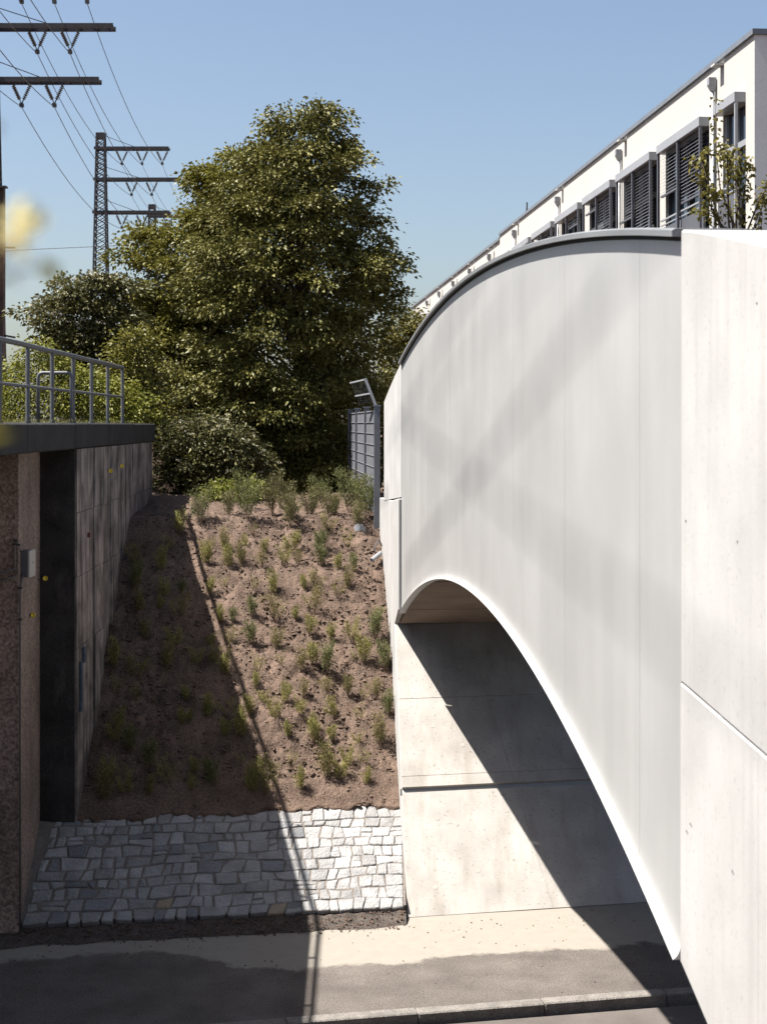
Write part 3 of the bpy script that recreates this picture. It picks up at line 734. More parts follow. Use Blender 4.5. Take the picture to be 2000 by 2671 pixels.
def sprays(pts, outs, k, rad, leaf, rng, flat=.55, jit=.35):
    P, D, L, W = [], [], [], []
    for p, o in zip(pts, outs):
        o = o.normalized(); c = np.array(p); od = np.array(o)
        m = max(4, int(k * rng.uniform(.5, 1.4)))
        q = rng.normal(size=(m, 3)) * rad; q[:, 2] *= flat
        q[:, 2] -= .35 * np.abs(q[:, 0] * od[0] + q[:, 1] * od[1])
        d = od[None] * .9 + q / rad * .6 + rng.normal(size=(m, 3)) * jit; d[:, 2] -= .25
        P.append(c + q); D.append(d); l = leaf * rng.uniform(.6, 1.25, m); L.append(l); W.append(l * rng.uniform(.5, .75, m))
    return np.concatenate(P), np.concatenate(D), np.concatenate(L), np.concatenate(W)

def limbs(mb, base, top, targets, r0, rng, nsides=7):
    base, top = Vector(base), Vector(top)
    sp = [base.lerp(top, i / 6) + Vector((rng.normal() * .06, rng.normal() * .06, 0)) * (i > 0) for i in range(7)]
    mb.tube(sp, [r0 * (1.25, .9, .7, .5, .3, .16, .07)[i] for i in range(7)], nsides)
    for t_ in targets:
        f = min(.95, max(.12, ((t_.z - base.z) / (top.z - base.z)) * .72)); k = f * 6; i = min(5, int(k))
        a = sp[i].lerp(sp[i + 1], k - i); m1 = a.lerp(t_, .45) + Vector((0, 0, .12 * (t_ - a).length)); r = r0 * (.34 - .26 * f)
        mb.tube([a, m1, t_], [r, r * .6, r * .18], 5)

def tree(name, label, cat, base, prof, cy, depth, n, k, rad, leaf, mat, seed, group=None, nlimb=40, r0=.14, twig='bark', clump=None, **kw):
    rng = np.random.default_rng(seed); t = thing(name, base, label, cat, group)
    pts, outs = crown(prof, cy, depth, n, rng, seed=seed * 1.37, **kw)
    cen = pts
    if clump: pts, outs = clumped(pts, outs, clump[0], clump[1], rng)
    P, D, L, W = sprays(pts, outs, k, rad, leaf, rng)
    leaves_obj('crown', mat, P, D, L, W, t, rng)
    mb = MB(); sel = [cen[i] for i in rng.choice(len(cen), min(nlimb, len(cen)), replace=False)]
    zs = [p[0] for p in prof]; ztop = lerp(min(zs), max(zs), .93)
    xc = (np.interp(ztop, zs, [p[1] for p in prof]) + np.interp(ztop, zs, [p[2] for p in prof])) / 2
    limbs(mb, base, (xc, cy, ztop), sel, r0, rng); mb.build('trunk', twig, t, smooth=True)
    return t, pts, rng

def prof_px(rows, Y):                       # (z, xl, xr) rows in metres from sight angles at distance Y
    s = Y / 4000 * 1.2077
    return sorted([(EYE + (915 - y) * s, (a - 828) * s, (b - 828) * s) for y, a, b in rows])

pr = prof_px([(238, 640, 700), (262, 600, 718), (300, 560, 725), (350, 528, 785), (400, 505, 792), (450, 470, 798), (500, 440, 805), (545, 420, 838), (585, 400, 868),
              (640, 395, 862), (700, 390, 845), (780, 385, 838), (860, 380, 820), (930, 390, 785), (1000, 420, 770), (1060, 450, 745)], 36)
tree('broadleaf_tree', 'tall olive green broadleaf tree, the largest one, behind the planted slope', 'tree', (-1.9, 36, 5.0), pr, 36.0, .8, 640, 19, .13, .105, 'leaf_main', 3,
     lump=.36, thr=-.42, nsc=.7, nlimb=150, r0=.18, clump=(11, .38), shell=.35)
pr = prof_px([(335, 490, 560), (365, 430, 560), (400, 400, 560), (440, 380, 560), (490, 330, 520), (540, 262, 520), (590, 268, 520), (650, 275, 520), (720, 270, 510), (800, 285, 500), (880, 300, 480), (950, 330, 470), (1050, 360, 470)], 37.5)
tree('broadleaf_tree', 'dense yellowish green tree on the left shoulder of the largest tree', 'tree', (-4.6, 37.5, 5.0), pr, 37.5, .7, 340, 18, .13, .11, 'leaf_second', 5,
     lump=.38, thr=-.42, nlimb=70, r0=.12, clump=(11, .36), shell=.35)
pr = prof_px([(588, 175, 205), (605, 140, 240), (640, 105, 290), (680, 72, 300), (710, 80, 300), (745, 110, 300), (790, 105, 300), (850, 130, 320), (910, 150, 330)], 33)
t, pts, rng = tree('elder_bush', 'dark bush with creamy blossom clusters behind the railing, left of the trees', 'bush', (-6.2, 33, 6.0), pr, 33, .6, 150, 16, .10, .10, 'leaf_elder', 8, lump=.45, thr=-.3, nlimb=50, r0=.07, clump=(10, .30))
def blossoms(t, pts, n, rng, r, size=.03, front=-1):
    pts = sorted(pts, key=lambda p: p.y)[:int(len(pts) * .6)]
    P, D = [], []
    for i in rng.choice(len(pts), min(n, len(pts)), replace=False):
        p = np.array(pts[i]) + np.array((rng.normal() * .08, -.12, .10))
        q = rng.normal(size=(14, 3)) * r; q[:, 2] *= .35; P.append(p + q); D.append(rng.normal(size=(14, 3)) + np.array((0, 0, .6)))
    P = np.concatenate(P); D = np.concatenate(D); l = rng.uniform(.7, 1.3, len(P)) * size
    leaves_obj('blossom', 'blossom', P, D, l, l * .9, t, rng, droop=0)
blossoms(t, pts, 90, rng, .05)
pr = prof_px([(915, 380, 470), (950, 345, 540), (1000, 332, 570), (1040, 335, 560), (1085, 400, 540)], 31.5)
t, pts, rng = tree('elder_bush', 'low bush dotted with creamy blossom at the end of the old wing wall', 'bush', (-3.4, 31.5, 5.1), pr, 31.5, .55, 105, 16, .09, .085, 'leaf_elder', 9, lump=.4, thr=-.35, nlimb=30, r0=.05, clump=(10, .24))
blossoms(t, pts, 60, rng, .035, .024)
pr = prof_px([(1040, 455, 560), (1075, 440, 570), (1105, 450, 520)], 29.5)
tree('low_bush', 'small leafy bush at the upper left corner of the planted slope', 'bush', (-2.3, 29.5, 5.1), pr, 29.5, .6, 90, 20, .10, .075, 'leaf_yellow', 10, thr=-.4, nlimb=12, r0=.03)
pr = prof_px([(735, 60, 110), (765, 35, 120), (800, 5, 220), (830, -40, 300), (870, -60, 330), (915, -60, 330)], 30.5)
tree('leafy_shrub', 'bright yellow green shrub right behind the railing posts', 'shrub', (-5.6, 30.5, 6.5), pr, 30.5, .35, 520, 22, .13, .075, 'leaf_yellow', 12, thr=-.3, nlimb=30, r0=.03)
pr = prof_px([(700, 270, 300), (740, 240, 330), (800, 220, 340), (860, 210, 350), (915, 215, 350)], 31.5)
tree('leafy_shrub', 'fresh green shrub rising between the railing end and the trees', 'shrub', (-4.7, 31.8, 6.0), pr, 31.8, .5, 260, 22, .14, .085, 'leaf_second', 13, thr=-.3, nlimb=25, r0=.04)
pr = prof_px([(655, 838, 872), (680, 830, 905), (720, 825, 915), (770, 820, 925), (830, 815, 930), (900, 815, 930)], 46)
tree('broadleaf_tree', 'sunlit yellowish tree showing between the large tree and the arched bridge', 'tree', (.4, 46, 4.8), pr, 46, .7, 420, 26, .22, .11, 'leaf_young', 14, lump=.35, thr=-.3, nlimb=30, r0=.1)
# dark understorey behind the crest
pr = prof_px([(890, 500, 720), (960, 470, 770), (1040, 460, 790), (1110, 470, 790)], 35.6)
tree('understorey_shrub', 'dark shrub filling the deep shade under the largest tree', 'shrub', (-1.7, 36.2, 5.0), pr, 36.2, .3, 420, 26, .2, .10, 'leaf_main', 15, thr=-.5, nlimb=30, r0=.04)
pr = prof_px([(800, 810, 850), (850, 790, 850), (930, 780, 850), (1000, 775, 850), (1070, 780, 850)], 38)
tree('understorey_shrub', 'dark shrub seen between the grey fence and the arched bridge end', 'shrub', (-.1, 38, 5.0), pr, 38, .9, 160, 26, .2, .10, 'leaf_main', 16, thr=-.5, nlimb=20, r0=.04)

pr = prof_px([(560, 560, 760), (640, 500, 810), (760, 480, 820), (880, 470, 810), (980, 470, 790)], 40)
tree('broadleaf_tree', 'dark shaded tree mass right behind the largest tree', 'tree', (-1.9, 40.5, 5.0), pr, 40.5, .3, 420, 26, .22, .12, 'leaf_main', 17, thr=-.5, nlimb=40, r0=.1)

# slender young tree by the white building
yt = thing('young_tree', (5.95, 26.0, 4.9), 'slender young tree with sparse leaves before the white building', 'tree')
rng = np.random.default_rng(31); mb = MB(); P, D = [], []
s26 = 26 / 4000 * 1.2077
def px26(x, y, dy=0.): return Vector(((x - 828) * s26, 26 + dy, EYE + (915 - y) * s26))
root = px26(1590, 640)
mb.tube([Vector((5.95, 26, 4.9)), root], [.055, .045], 8)
tips = [((1595, 500), (1560, 400), (1553, 300), (1556, 205)), ((1590, 500), (1575, 420), (1580, 350), (1575, 300)), ((1560, 500), (1530, 440), (1510, 390), (1488, 345)),
        ((1560, 490), (1535, 400), (1520, 340), (1530, 320)), ((1600, 500), (1610, 420), (1620, 370), (1630, 338)), ((1610, 500), (1630, 440), (1645, 410), (1650, 390)),
        ((1570, 500), (1545, 470), (1520, 460), (1505, 455)), ((1600, 490), (1590, 400), (1600, 350), (1598, 330)), ((1580, 480), (1560, 430), (1540, 420), (1525, 425)),
        ((1620, 500), (1640, 480), (1650, 440), (1652, 420)), ((1570, 480), (1565, 380), (1560, 330), (1545, 345)), ((1590, 470), (1600, 410), (1590, 380), (1582, 350))]
for br in tips:
    dy = rng.uniform(-.5, .5); pts = [root] + [px26(x, y, dy * (i + 1) / 4) for i, (x, y) in enumerate(br)]
    mb.tube(pts, [.03, .018, .012, .008, .004], 5)
    for i in range(1, 4):
        for _ in range(30 if i > 1 else 10):
            a = np.array(pts[i].lerp(pts[i + 1], rng.random())) + rng.normal(size=3) * .06
            P.append(a); D.append(rng.normal(size=3) + np.array((0, 0, -.1)))
P = np.array(P); D = np.array(D); l = rng.uniform(.07, .12, len(P))
leaves_obj('crown', 'leaf_young', P, D, l, l * .65, yt, rng); mb.build('trunk', 'bark', yt, smooth=True)

# young shrubs planted on the slope ----------------------------------------------
def shrub_proto(seed, H, spread, nst, mat, dens):
    rng = np.random.default_rng(seed); mb = MB(); P, D = [], []
    for s in range(nst):
        az = rng.uniform(0, 2 * math.pi); tl = rng.uniform(.08, spread); h = H * rng.uniform(.6, 1.05)
        d = Vector((math.cos(az) * tl, math.sin(az) * tl, 1)).normalized()
        b0 = Vector((math.cos(az) * .015, math.sin(az) * .015, -.03)); pts = [b0]
        for k in range(1, 5):
            pts.append(b0 + d * h * k / 4 + Vector((rng.normal() * .012, rng.normal() * .012, 0)))
        mb.tube(pts, [.0042, .0036, .003, .0022, .001], 4)
        for k in range(int(dens * h / H)):
            f = .25 + .75 * rng.random() ** .7; i = min(3, int(f * 4)); p = pts[i].lerp(pts[i + 1], f * 4 - i)
            dd = rng.normal(size=3) * .55 + np.array(d) * .9
            q = np.array(p) + rng.normal(size=3) * np.array((.030, .030, .016)) * (H / .5)
            P.append(q); D.append(dd)
    P = np.array(P); D = np.array(D); l = rng.uniform(.025, .055, len(P)) * (H / .45) ** .4
    root = bpy.data.objects.new('young_shrub', None); COL.objects.link(root); ORG[root.name] = (0, 0, 0); root.empty_display_size = .1
    mb.build('stem', 'twig', root, smooth=False)
    leaves_obj('foliage', mat, P, D, l, l * .22, root, rng, droop=.05, fold=.1)
    return root
protos = [shrub_proto(41, .50, .40, 11, 'needle', 120), shrub_proto(42, .55, .30, 11, 'needle_olive', 120), shrub_proto(43, .45, .50, 10, 'needle', 100),
          shrub_proto(44, .58, .24, 12, 'needle_green', 130), shrub_proto(45, .50, .6, 10, 'needle_olive', 80), shrub_proto(46, .48, .32, 11, 'needle', 120),
          shrub_proto(47, .42, .55, 6, 'needle', 40)]
tall = [shrub_proto(51, .80, .42, 14, 'needle_crest', 150), shrub_proto(52, .70, .40, 13, 'needle_crest', 150), shrub_proto(53, .88, .30, 13, 'needle_green', 160)]
rg = random.Random(99); used = set(); spots = []
ye = 21.75; row = 0
while ye < 27.2:
    x = -4.25 + (.17 if row % 2 else 0) + rg.uniform(-.1, .1)
    while x < .10:
        spots.append((x + rg.uniform(-.11, .11), ye + rg.uniform(-.13, .13))); x += .29 * rg.uniform(.8, 1.3)
    ye += .32 + .02 * row; row += 1
LOOK = {}
for p_, l_ in zip(protos, ('yellowish bushy', 'olive upright', 'yellowish spreading', 'bluish green upright', 'olive spreading', 'yellowish upright', 'thin sparse')): LOOK[p_.name] = l_
for p_, l_ in zip(tall, ('broad olive', 'low olive', 'slim green')): LOOK[p_.name] = l_
def zone(x, y, ye, sh):
    v = 'beside the stone paving' if ye < 22.4 else 'low on the slope' if ye < 23.6 else 'halfway up the slope' if ye < 24.9 else 'high on the slope'
    if sh: h = 'near old wall in shade' if x < XW(y) + .7 else 'in shade'
    else: h = 'near white wall' if x > XS(y) - .75 else 'near shadow edge' if x < -4.25 - .021 * (y - 21) + .5 * (6.6 - soil_z(x, y)) + .75 else 'in the sun'
    return f'LOOK young shrub {v}, {h}'
def place(proto, x, y, z, sc, rz, label, group):
    if proto.name in used: o = copy_tree(proto)
    else: o = proto; used.add(proto.name)
    label = label.replace('LOOK', LOOK.get(proto.name, 'green'))
    o.location = (x, y, z); o.scale = (sc, sc, sc * rg.uniform(.9, 1.15)); o.rotation_euler = (rg.uniform(-.1, .1) - .08, rg.uniform(-.12, .12), rz)
    tag(o, label, 'shrub', group)
def in_shade(x, y, z): return x < -4.25 - .021 * (y - 21) + .5 * (6.6 - z) + .08
for (x, ye) in spots:
    y = soil_y(x, ye); z = soil_z(x, y)
    if x < XW(y) + .15 or x > XS(y) - .12: continue
    sh = in_shade(x, y, z)
    if ye < 26.3:
        if rg.random() < (.25 if sh else .06) or mnoise.noise(Vector((x * 1.1, ye * 1.1, 4.4))) < -.48: continue
        pr_ = rg.choice(protos)
        place(pr_, x, y, z - .01, rg.uniform(.5, .98), rg.uniform(0, 6.28),
              zone(x, y, ye, sh),
              'young shrubs in the shade' if sh else 'young shrubs on the sunlit slope')
    else:
        if sh or rg.random() < .55: continue
        place(rg.choice(tall), x, y, z - .02, rg.uniform(.6, .9), rg.uniform(0, 6.28), 'LOOK taller shrub along the crest', 'taller shrubs along the crest')
for x, ye in ((-3.2, 26.5), (-2.75, 26.9), (-2.4, 26.6), (-2.0, 27.2), (-1.65, 26.8), (-1.3, 27.3), (-.95, 26.7), (-.6, 27.1), (-.25, 26.6), (-1.1, 27.9), (-1.9, 28.0), (-2.6, 27.9), (-.45, 27.9)):
    y = soil_y(x, ye)
    if x < XS(y) - .1: place(rg.choice(tall), x, y, soil_z(x, y) - .02, rg.uniform(.7, 1.0), rg.uniform(0, 6.28), 'LOOK taller shrub along the crest', 'taller shrubs along the crest')
cr = sorted([o for o in bpy.data.objects if o.get('group') == 'taller shrubs along the crest'], key=lambda o: -o.location.x)
ON = 'first second third fourth fifth sixth seventh eighth ninth tenth eleventh twelfth thirteenth fourteenth fifteenth sixteenth seventeenth eighteenth nineteenth twentieth'.split()
ON += ['twenty-' + q for q in ON[:9]] + ['thirtieth'] + ['thirty-' + q for q in ON[:9]]
for i, o in enumerate(cr): o['label'] = o['label'] + f', {ON[i]} from the white wall'
for p_ in protos + tall:
    if p_.name not in used:
        for ch in [q for q in bpy.data.objects if q.parent == p_]: bpy.data.objects.remove(ch)
        bpy.data.objects.remove(p_)
# odds and ends lying by the far wing wall
db = thing('plastic_sheet', (-.55, 26.7, 4.9), 'crumpled pale plastic scrap lying under a shrub near the white wall', 'litter')
mb = MB(); rng = np.random.default_rng(3); c = Vector((-.42, 26.9, soil_z(-.42, 26.9) + .05))
rings = [[c + Vector((math.cos(a) * r_ * (1 + .3 * rng.normal()), .4 * math.sin(a) * r_, h + .03 * rng.normal())) for a in np.linspace(0, 5.6, 9)] for r_, h in ((.08, -.04), (.07, .01), (.04, .04), (.01, .03))]
mb.loft(rings, True, False); mb.build('sheet', 'plastic_white', db)
pp = thing('drain_pipe', (-.05, 26.2, 4.6), 'short pale pipe end sticking out beside the white wall', 'pipe')
mb = MB(); zz = soil_z(-.12, 26.1); mb.tube([(-.20, 25.95, zz + .06), (-.05, 26.2, zz + .16)], .035, 10); mb.build('pipe', 'plastic_white', pp)
mb = MB(); mb.tube([(-.12, 26.1, zz + .1), (-.16, 26.15, zz + .25), (-.08, 26.3, zz + .38), (-.02, 26.5, zz + .25)], .012, 6); mb.build('cable', 'wire', pp)

# ------------------------------------------------------------------ mesh fence with posts behind the slope
fen = thing('metal_fence', (-.2, 28, 5.0), 'tall grey metal fence of flat posts and barred panels beside the arched bridge', 'fence')
def FX(y): return -.115 - .082 * (y - 27.0)
fy = [27.0, 29.5, 32.2, 34.8]
for y in fy:
    mb = MB(); mb.box((FX(y) - .055, y - .03, 4.6), (FX(y) + .055, y + .03, 6.90)); mb.build('post', 'fence_steel', fen, bevel=.004)
    mb = MB(); mb.box((FX(y) - .075, y - .04, 6.902), (FX(y) + .075, y + .04, 6.93)); mb.build('post_cap', 'fence_steel', fen)
for y0, y1 in zip(fy, fy[1:]):
    mb = MB(); mb.hexa([(FX(y0 + .04) - .012, y0 + .04, 4.8), (FX(y0 + .04) - .004, y0 + .04, 4.8), (FX(y1 - .04) - .004, y1 - .04, 4.8), (FX(y1 - .04) - .012, y1 - .04, 4.8),
                        (FX(y0 + .04) - .012, y0 + .04, 6.84), (FX(y0 + .04) - .004, y0 + .04, 6.84), (FX(y1 - .04) - .004, y1 - .04, 6.84), (FX(y1 - .04) - .012, y1 - .04, 6.84)])
    pan = mb.build('panel', 'fence_infill', fen)
    for k in range(11):
        z = 4.82 + .2 * k; mb = MB()
        mb.tube([(FX(y0 + .035) - .02, y0 + .035, z), (FX(y1 - .035) - .02, y1 - .035, z)], .008, 6); mb.build('rod', 'fence_steel', pan)
tp = MB(); a0, a1 = Vector((FX(27.0) - .02, 27.0, 6.92)), Vector((FX(27.0) - .21, 27.02, 7.40))
tp.bar(a0, a1, .05, .03); tp.build('raking_post', 'box_metal', fen)
for f in (.96, .45):
    mb = MB(); p = a0.lerp(a1, f); mb.bar(p, p + Vector((-.30, 1.6, -.02)), .025); mb.build('raking_rail', 'box_metal', fen)
mb = MB()
for k in range(9):
    q = Vector((-.30, 1.6, -.02)) * (k + .5) / 9; mb.bar(a0.lerp(a1, .1) + q, a0.lerp(a1, .96) + q, .005)
mb.build('raking_bars', 'fence_steel', fen)

# ------------------------------------------------------------------ white building
VB = -.0792
def XB(y): return 7.73 + VB * (y - 32.0)
BBn = math.sqrt(1 + VB * VB)
def FB(y, z, o): return Vector((XB(y) - o / BBn, y + o * VB / BBn, z))     # o metres out of the facade
bld = thing('white_building', (7.73, 32, 4.8), 'long white building with grey boxed windows and grey roof edge, nearest part', 'building')
ZP = 14.72
def fbox(mb, y0, y1, z0, z1, o0, o1):
    mb.hexa([FB(y0, z0, o0), FB(y0, z0, o1), FB(y1, z0, o1), FB(y1, z0, o0), FB(y0, z1, o0), FB(y0, z1, o1), FB(y1, z1, o1), FB(y1, z1, o0)])
mb = MB(); e = Vector((1, -VB, 0)).normalized()
c0, c1 = Vector((XB(32), 32, 0)), Vector((XB(66.2), 66.2, 0))
units = [(32.55, 34.15)] + [(35.2 + 4.53 * k, 39.0 + 4.53 * k) for k in range(7)]
WZ0, WZ1 = 9.0, 13.46
# wall with window openings: piers, band above, band below
def wall_part(y0, y1, z0, z1, name='wall', mat='render_white'):
    mb = MB(); a, b_ = FB(y0, z0, 0), FB(y1, z0, 0); a2, b2 = a + e * .45, b_ + e * .45
    mb.add([a, b_, b2, a2] + [p + Vector((0, 0, z1 - z0)) for p in (a, b_, b2, a2)], [(0, 3, 2, 1), (4, 5, 6, 7), (0, 1, 5, 4), (1, 2, 6, 5), (2, 3, 7, 6), (3, 0, 4, 7)])
    return mb.build(name, mat, bld)
wall_part(32.0, 66.2, WZ1, ZP); wall_part(32.0, 66.2, 4.6, WZ0)
cuts = [32.0] + [q for u in units for q in u] + [66.2]
for a, b_ in zip(cuts[::2], cuts[1::2]): wall_part(a, b_, WZ0, WZ1)
mb = MB(); p = [c0 + e * .452, c1 + e * .452, c1 + e * 14, c0 + e * 14]; mb.prism([(q.x, q.y, 4.6) for q in p], (0, 0, ZP - .25 - 4.6)); mb.build('rear_body', 'render_lightened', bld)
mb = MB(); p = [c0 - Vector((0, .03, 0)) + e * .003, c0 - Vector((0, .003, 0)) + e * .003, c0 - Vector((0, .003, 0)) + e * 14, c0 - Vector((0, .03, 0)) + e * 14]
mb.prism([(q.x, q.y, 4.6) for q in p], (0, 0, ZP - 4.6)); mb.build('end_wall', 'render_lightened', bld)
for (a, b_) in ((32.0, 41), (41, 50), (50, 58), (58, 66.2)):
    mb = MB(); fbox(mb, a + .004 - (.09 if a == 32 else 0), b_ - .004, ZP + .002, ZP + .115, -.5, .06); mb.build('roof_edge', 'zinc', bld)
mb = MB(); q0 = c0 + Vector((0, -.09, 0)); mb.prism([(q.x, q.y, ZP + .002) for q in (q0 + e * .505, q0 + e * 14, q0 + e * 14 + Vector((0, .5, 0)), q0 + e * .505 + Vector((0, .5, 0)))], (0, 0, .113)); mb.build('roof_edge', 'zinc', bld)
blinds = {0: (0, None), 1: (1.05, 1.45), 2: (1.15, 2.6), 3: (.3, 2.6), 4: (0, .4), 5: (.2, 2.4), 6: (1.0, 0), 7: (2.0, 1.0)}
for k, (y0, y1) in enumerate(units):
    # recess back with glazing, projecting hood, posts
    halves = [(y0, y1)] if k == 0 else [((y0 + y1) / 2, y1), (y0, (y0 + y1) / 2)]
    win = MB(); fbox(win, y0 + .003, y1 - .003, WZ1 - .02, WZ1 + .20, .003, .25)
    wo_ = win.build('window', 'box_metal', bld, bevel=.008)
    for hi_, (a, b_) in enumerate(halves):
        bl = blinds[k][hi_]
        mb = MB(); fbox(mb, a + .05, b_ - .05, WZ0 + .9, WZ1 - .05, -.14, -.11); mb.build('pane', 'glass', wo_)
        mb = MB()
        for yy in (a + .05, lerp(a, b_, .45), b_ - .12): fbox(mb, yy, yy + .07, WZ0 + .9, WZ1 - .03, -.105, -.04)
        fbox(mb, a + .05, b_ - .05, 12.55, 12.68, -.102, -.03); fbox(mb, a + .05, b_ - .05, WZ0 + .86, WZ0 + .97, -.102, -.03)
        mb.build('frame', 'box_metal' if k == 0 else 'frame_dark', wo_)
        mb = MB(); fbox(mb, a + .02, b_ - .02, WZ0, 11.55, .08, .12); mb.build('spandrel_panel', 'spandrel', wo_)
        mb = MB(); fbox(mb, a + .04, b_ - .04, 11.72, 11.76, .10, .15); fbox(mb, a + .04, b_ - .04, 11.60, 11.63, .11, .14); mb.build('rail', 'box_metal', wo_)
        if bl:
            mb = MB(); n = int(bl / .085)
            for i in range(n):
                z = WZ1 - .06 - .085 * i
                p0, p1 = FB(a + .08, z, .09), FB(b_ - .05, z, .09); q0, q1 = FB(a + .08, z - .045, .15), FB(b_ - .05, z - .045, .15)
                mb.hexa([p0, q0, q1, p1] + [v + Vector((0, 0, .006)) for v in (p0, q0, q1, p1)])
            o = mb.build('blind', 'blind_slat', wo_); 
            mb = MB(); z = WZ1 - .06 - .085 * n; fbox(mb, a + .08, b_ - .05, z - .05, z, .09, .15); mb.build('blind_rail', 'spandrel', wo_)
    for yy in ([y0, (y0 + y1) / 2, y1 - .07] if k else [y0, y1 - .07]):
        mb = MB(); fbox(mb, yy, yy + .07, WZ0, WZ1 - .022, .17, .23); mb.build('post', 'spandrel' if k else 'box_metal', wo_)
def downpipe(y, par, zt=14.42, zb=4.7):
    mb = MB(); rings = []
    for z, hw, o in ((zt, .085, .19), (zt - .16, .085, .19), (zt - .30, .04, .13)):
        rings.append([FB(y - hw, z, .02), FB(y - hw, z, o), FB(y + hw, z, o), FB(y + hw, z, .02)])
    mb.loft(rings); h = mb.build('hopper', 'box_metal', par)
    mb = MB(); mb.tube([FB(y, zt - .29, .08), FB(y, zb, .08)], .042, 10); mb.build('downpipe', 'box_metal', par, smooth=True)
    mb = MB(); fbox(mb, y - .6, y - .32, zt + .16, zt + .2, .003, .22); mb.build('spout', 'render_white', par)
for j in range(4): downpipe(34.67 + 9.08 * j, bld)
mb = MB(); mb.tube([FB(60, ZP + .15, -.1), FB(60, ZP + .55, -.1)], .03, 6); mb.tube([FB(60.3, ZP + .15, -.1), FB(60.0, ZP + .4, -.1)], .02, 6); mb.build('roof_fitting', 'dark_steel', bld)
bl2 = thing('white_building', (5, 70, 4.8), 'farther white building wing with plain upright windows and many downpipes', 'building')
wing_y0, wing_y1 = 66.3, 105
wins = [68.0 + 6.6 * k + d for k in range(6) for d in (1.6, 3.2)]
def wall2(y0, y1, z0, z1, o=-.06):
    mb = MB(); fbox(mb, y0, y1, z0, z1, o - .4, o); mb.build('wall', 'render_white', bl2)
ZQ = 14.55
wall2(wing_y0, wing_y1, 12.9, ZQ); wall2(wing_y0, wing_y1, 4.6, 10.2)
cu = [wing_y0] + [q for y in wins for q in (y, y + .95)] + [wing_y1]
for a, b_ in zip(cu[::2], cu[1::2]): wall2(a, b_, 10.2, 12.9)
for y in wins:
    mb = MB(); fbox(mb, y, y + .95, 10.2, 12.9, -.42, -.30); wn = mb.build('window', 'glass', bl2)
    mb = MB(); fbox(mb, y + .43, y + .52, 10.2, 12.9, -.298, -.25); mb.build('frame', 'frame_dark', wn)
mb = MB(); a, b_ = FB(wing_y0, 4.6, -.47), FB(wing_y1, 4.6, -.47); mb.prism([a, b_, b_ + e * 12, a + e * 12], (0, 0, ZQ - .3 - 4.6)); mb.build('rear_body', 'render_lightened', bl2)
mb = MB(); fbox(mb, wing_y0, wing_y1, ZQ + .002, ZQ + .13, -.5, .02); mb.build('roof_edge', 'zinc', bl2)
for j in range(5):
    downpipe(68.7 + 6.5 * j, bl2, 14.2)

# ------------------------------------------------------------------ pylons and wires
def pylon(label):
    t = thing('lattice_pylon', (0, 0, 0), label, 'pylon', 'lattice pylons of the overhead line')
    H = 24.6 - 4.8; h0 = 4.8
    def hw(z): return lerp(.62, .235, (z - h0) / H)
    for sx in (-1, 1):
        for sy in (-1, 1):
            mb = MB(); mb.bar((sx * .62, sy * .62, h0), (sx * .235, sy * .235, 24.6), .085); mb.build('leg', 'dark_steel', t)
    zl = [h0]
    while zl[-1] < 23.9: zl.append(zl[-1] + hw(zl[-1]) * 1.15)
    zl[-1] = 24.2
    for f in range(4):
        mb = MB()
        for i, (a, b_) in enumerate(zip(zl, zl[1:])):
            wa, wb = hw(a), hw(b_)
            def P_(s, wv_, z): return ((s * wv_, -wv_, z), (wv_, s * wv_, z), (-s * wv_, wv_, z), (-wv_, -s * wv_, z))[f]
            mb.bar(P_(-1, wa, a), P_(1, wb, b_), .045); mb.bar(P_(1, wa, a), P_(-1, wb, b_), .045)
        mb.build('bracing', 'dark_steel', t)
    mb = MB(); mb.box((-.27, -.27, 24.25), (.27, .27, 24.62)); mb.build('head_plate', 'dark_steel', t)
    vs = []
    for z, xl, xr, vx in ((23.65, -.38, 4.24, (1.3, 2.55, 3.8)), (21.73, -.43, 4.84, (1.9, 3.15)), (19.69, -.48, 4.3, (1.3, 2.55))):
        mb = MB()
        for y in (-.29, .29): mb.box((xl, y - .03, z - .09), (xr, y + .03, z + .09))
        for x in np.linspace(xl + .1, xr - .05, 9): mb.box((x - .03, -.262, z - .04), (x + .03, .262, z + .04))
        arm = mb.build('crossarm', 'dark_steel', t)
        mb = MB(); mb.bar((.24, 0, z + .8), (xl + .55 * (xr - xl), 0, z + .09), .03); mb.build('tie_rod', 'dark_steel', arm)
        for x in vx:
            mb = MB(); mb2 = MB()
            for s in (-1, 1):
                a, b_ = Vector((x + s * .36, 0, z - .09)), Vector((x, 0, z - .88)); mb.bar(a, b_, .035)
                d = (b_ - a).normalized()
                for k in range(8):
                    c = a.lerp(b_, .16 + .085 * k); mb2.tube([c - d * .022, c + d * .022], [.085, .05], 8)
            mb.box((x - .07, -.1, z - 1.0), (x + .07, .1, z - .86))
            ins = mb.build('insulator_string', 'dark_steel', arm); mb2.build('insulator_disc', 'insulator', ins); vs.append((x, z - 1.0))
    return t, vs
py_lab = ['near lattice pylon whose two crossarms reach in at the upper left', 'lattice pylon standing clear against the sky left of the tree', 'small distant lattice pylon half hidden behind the tree top']
pos = [(-15.1, 58.5, 0), (-17.5, 95, 0), (-19.0, 126, 0)]
p0, vpts = pylon(py_lab[0])
pys = [p0, copy_tree(p0), copy_tree(p0)]
for o, l_, p in zip(pys, py_lab, pos): o.location = p; o['label'] = l_
def wire(pts, r, label, group=None, mat='wire', sag=.0, n=14, sides=5):
    a, b_ = Vector(pts[0]), Vector(pts[1]); mb = MB()
    mb.tube([a.lerp(b_, i / n) - Vector((0, 0, sag * 4 * (i / n) * (1 - i / n))) for i in range(n + 1)], r, sides)
    return tag(mb.build('overhead_wire', mat), label, 'wire', group)
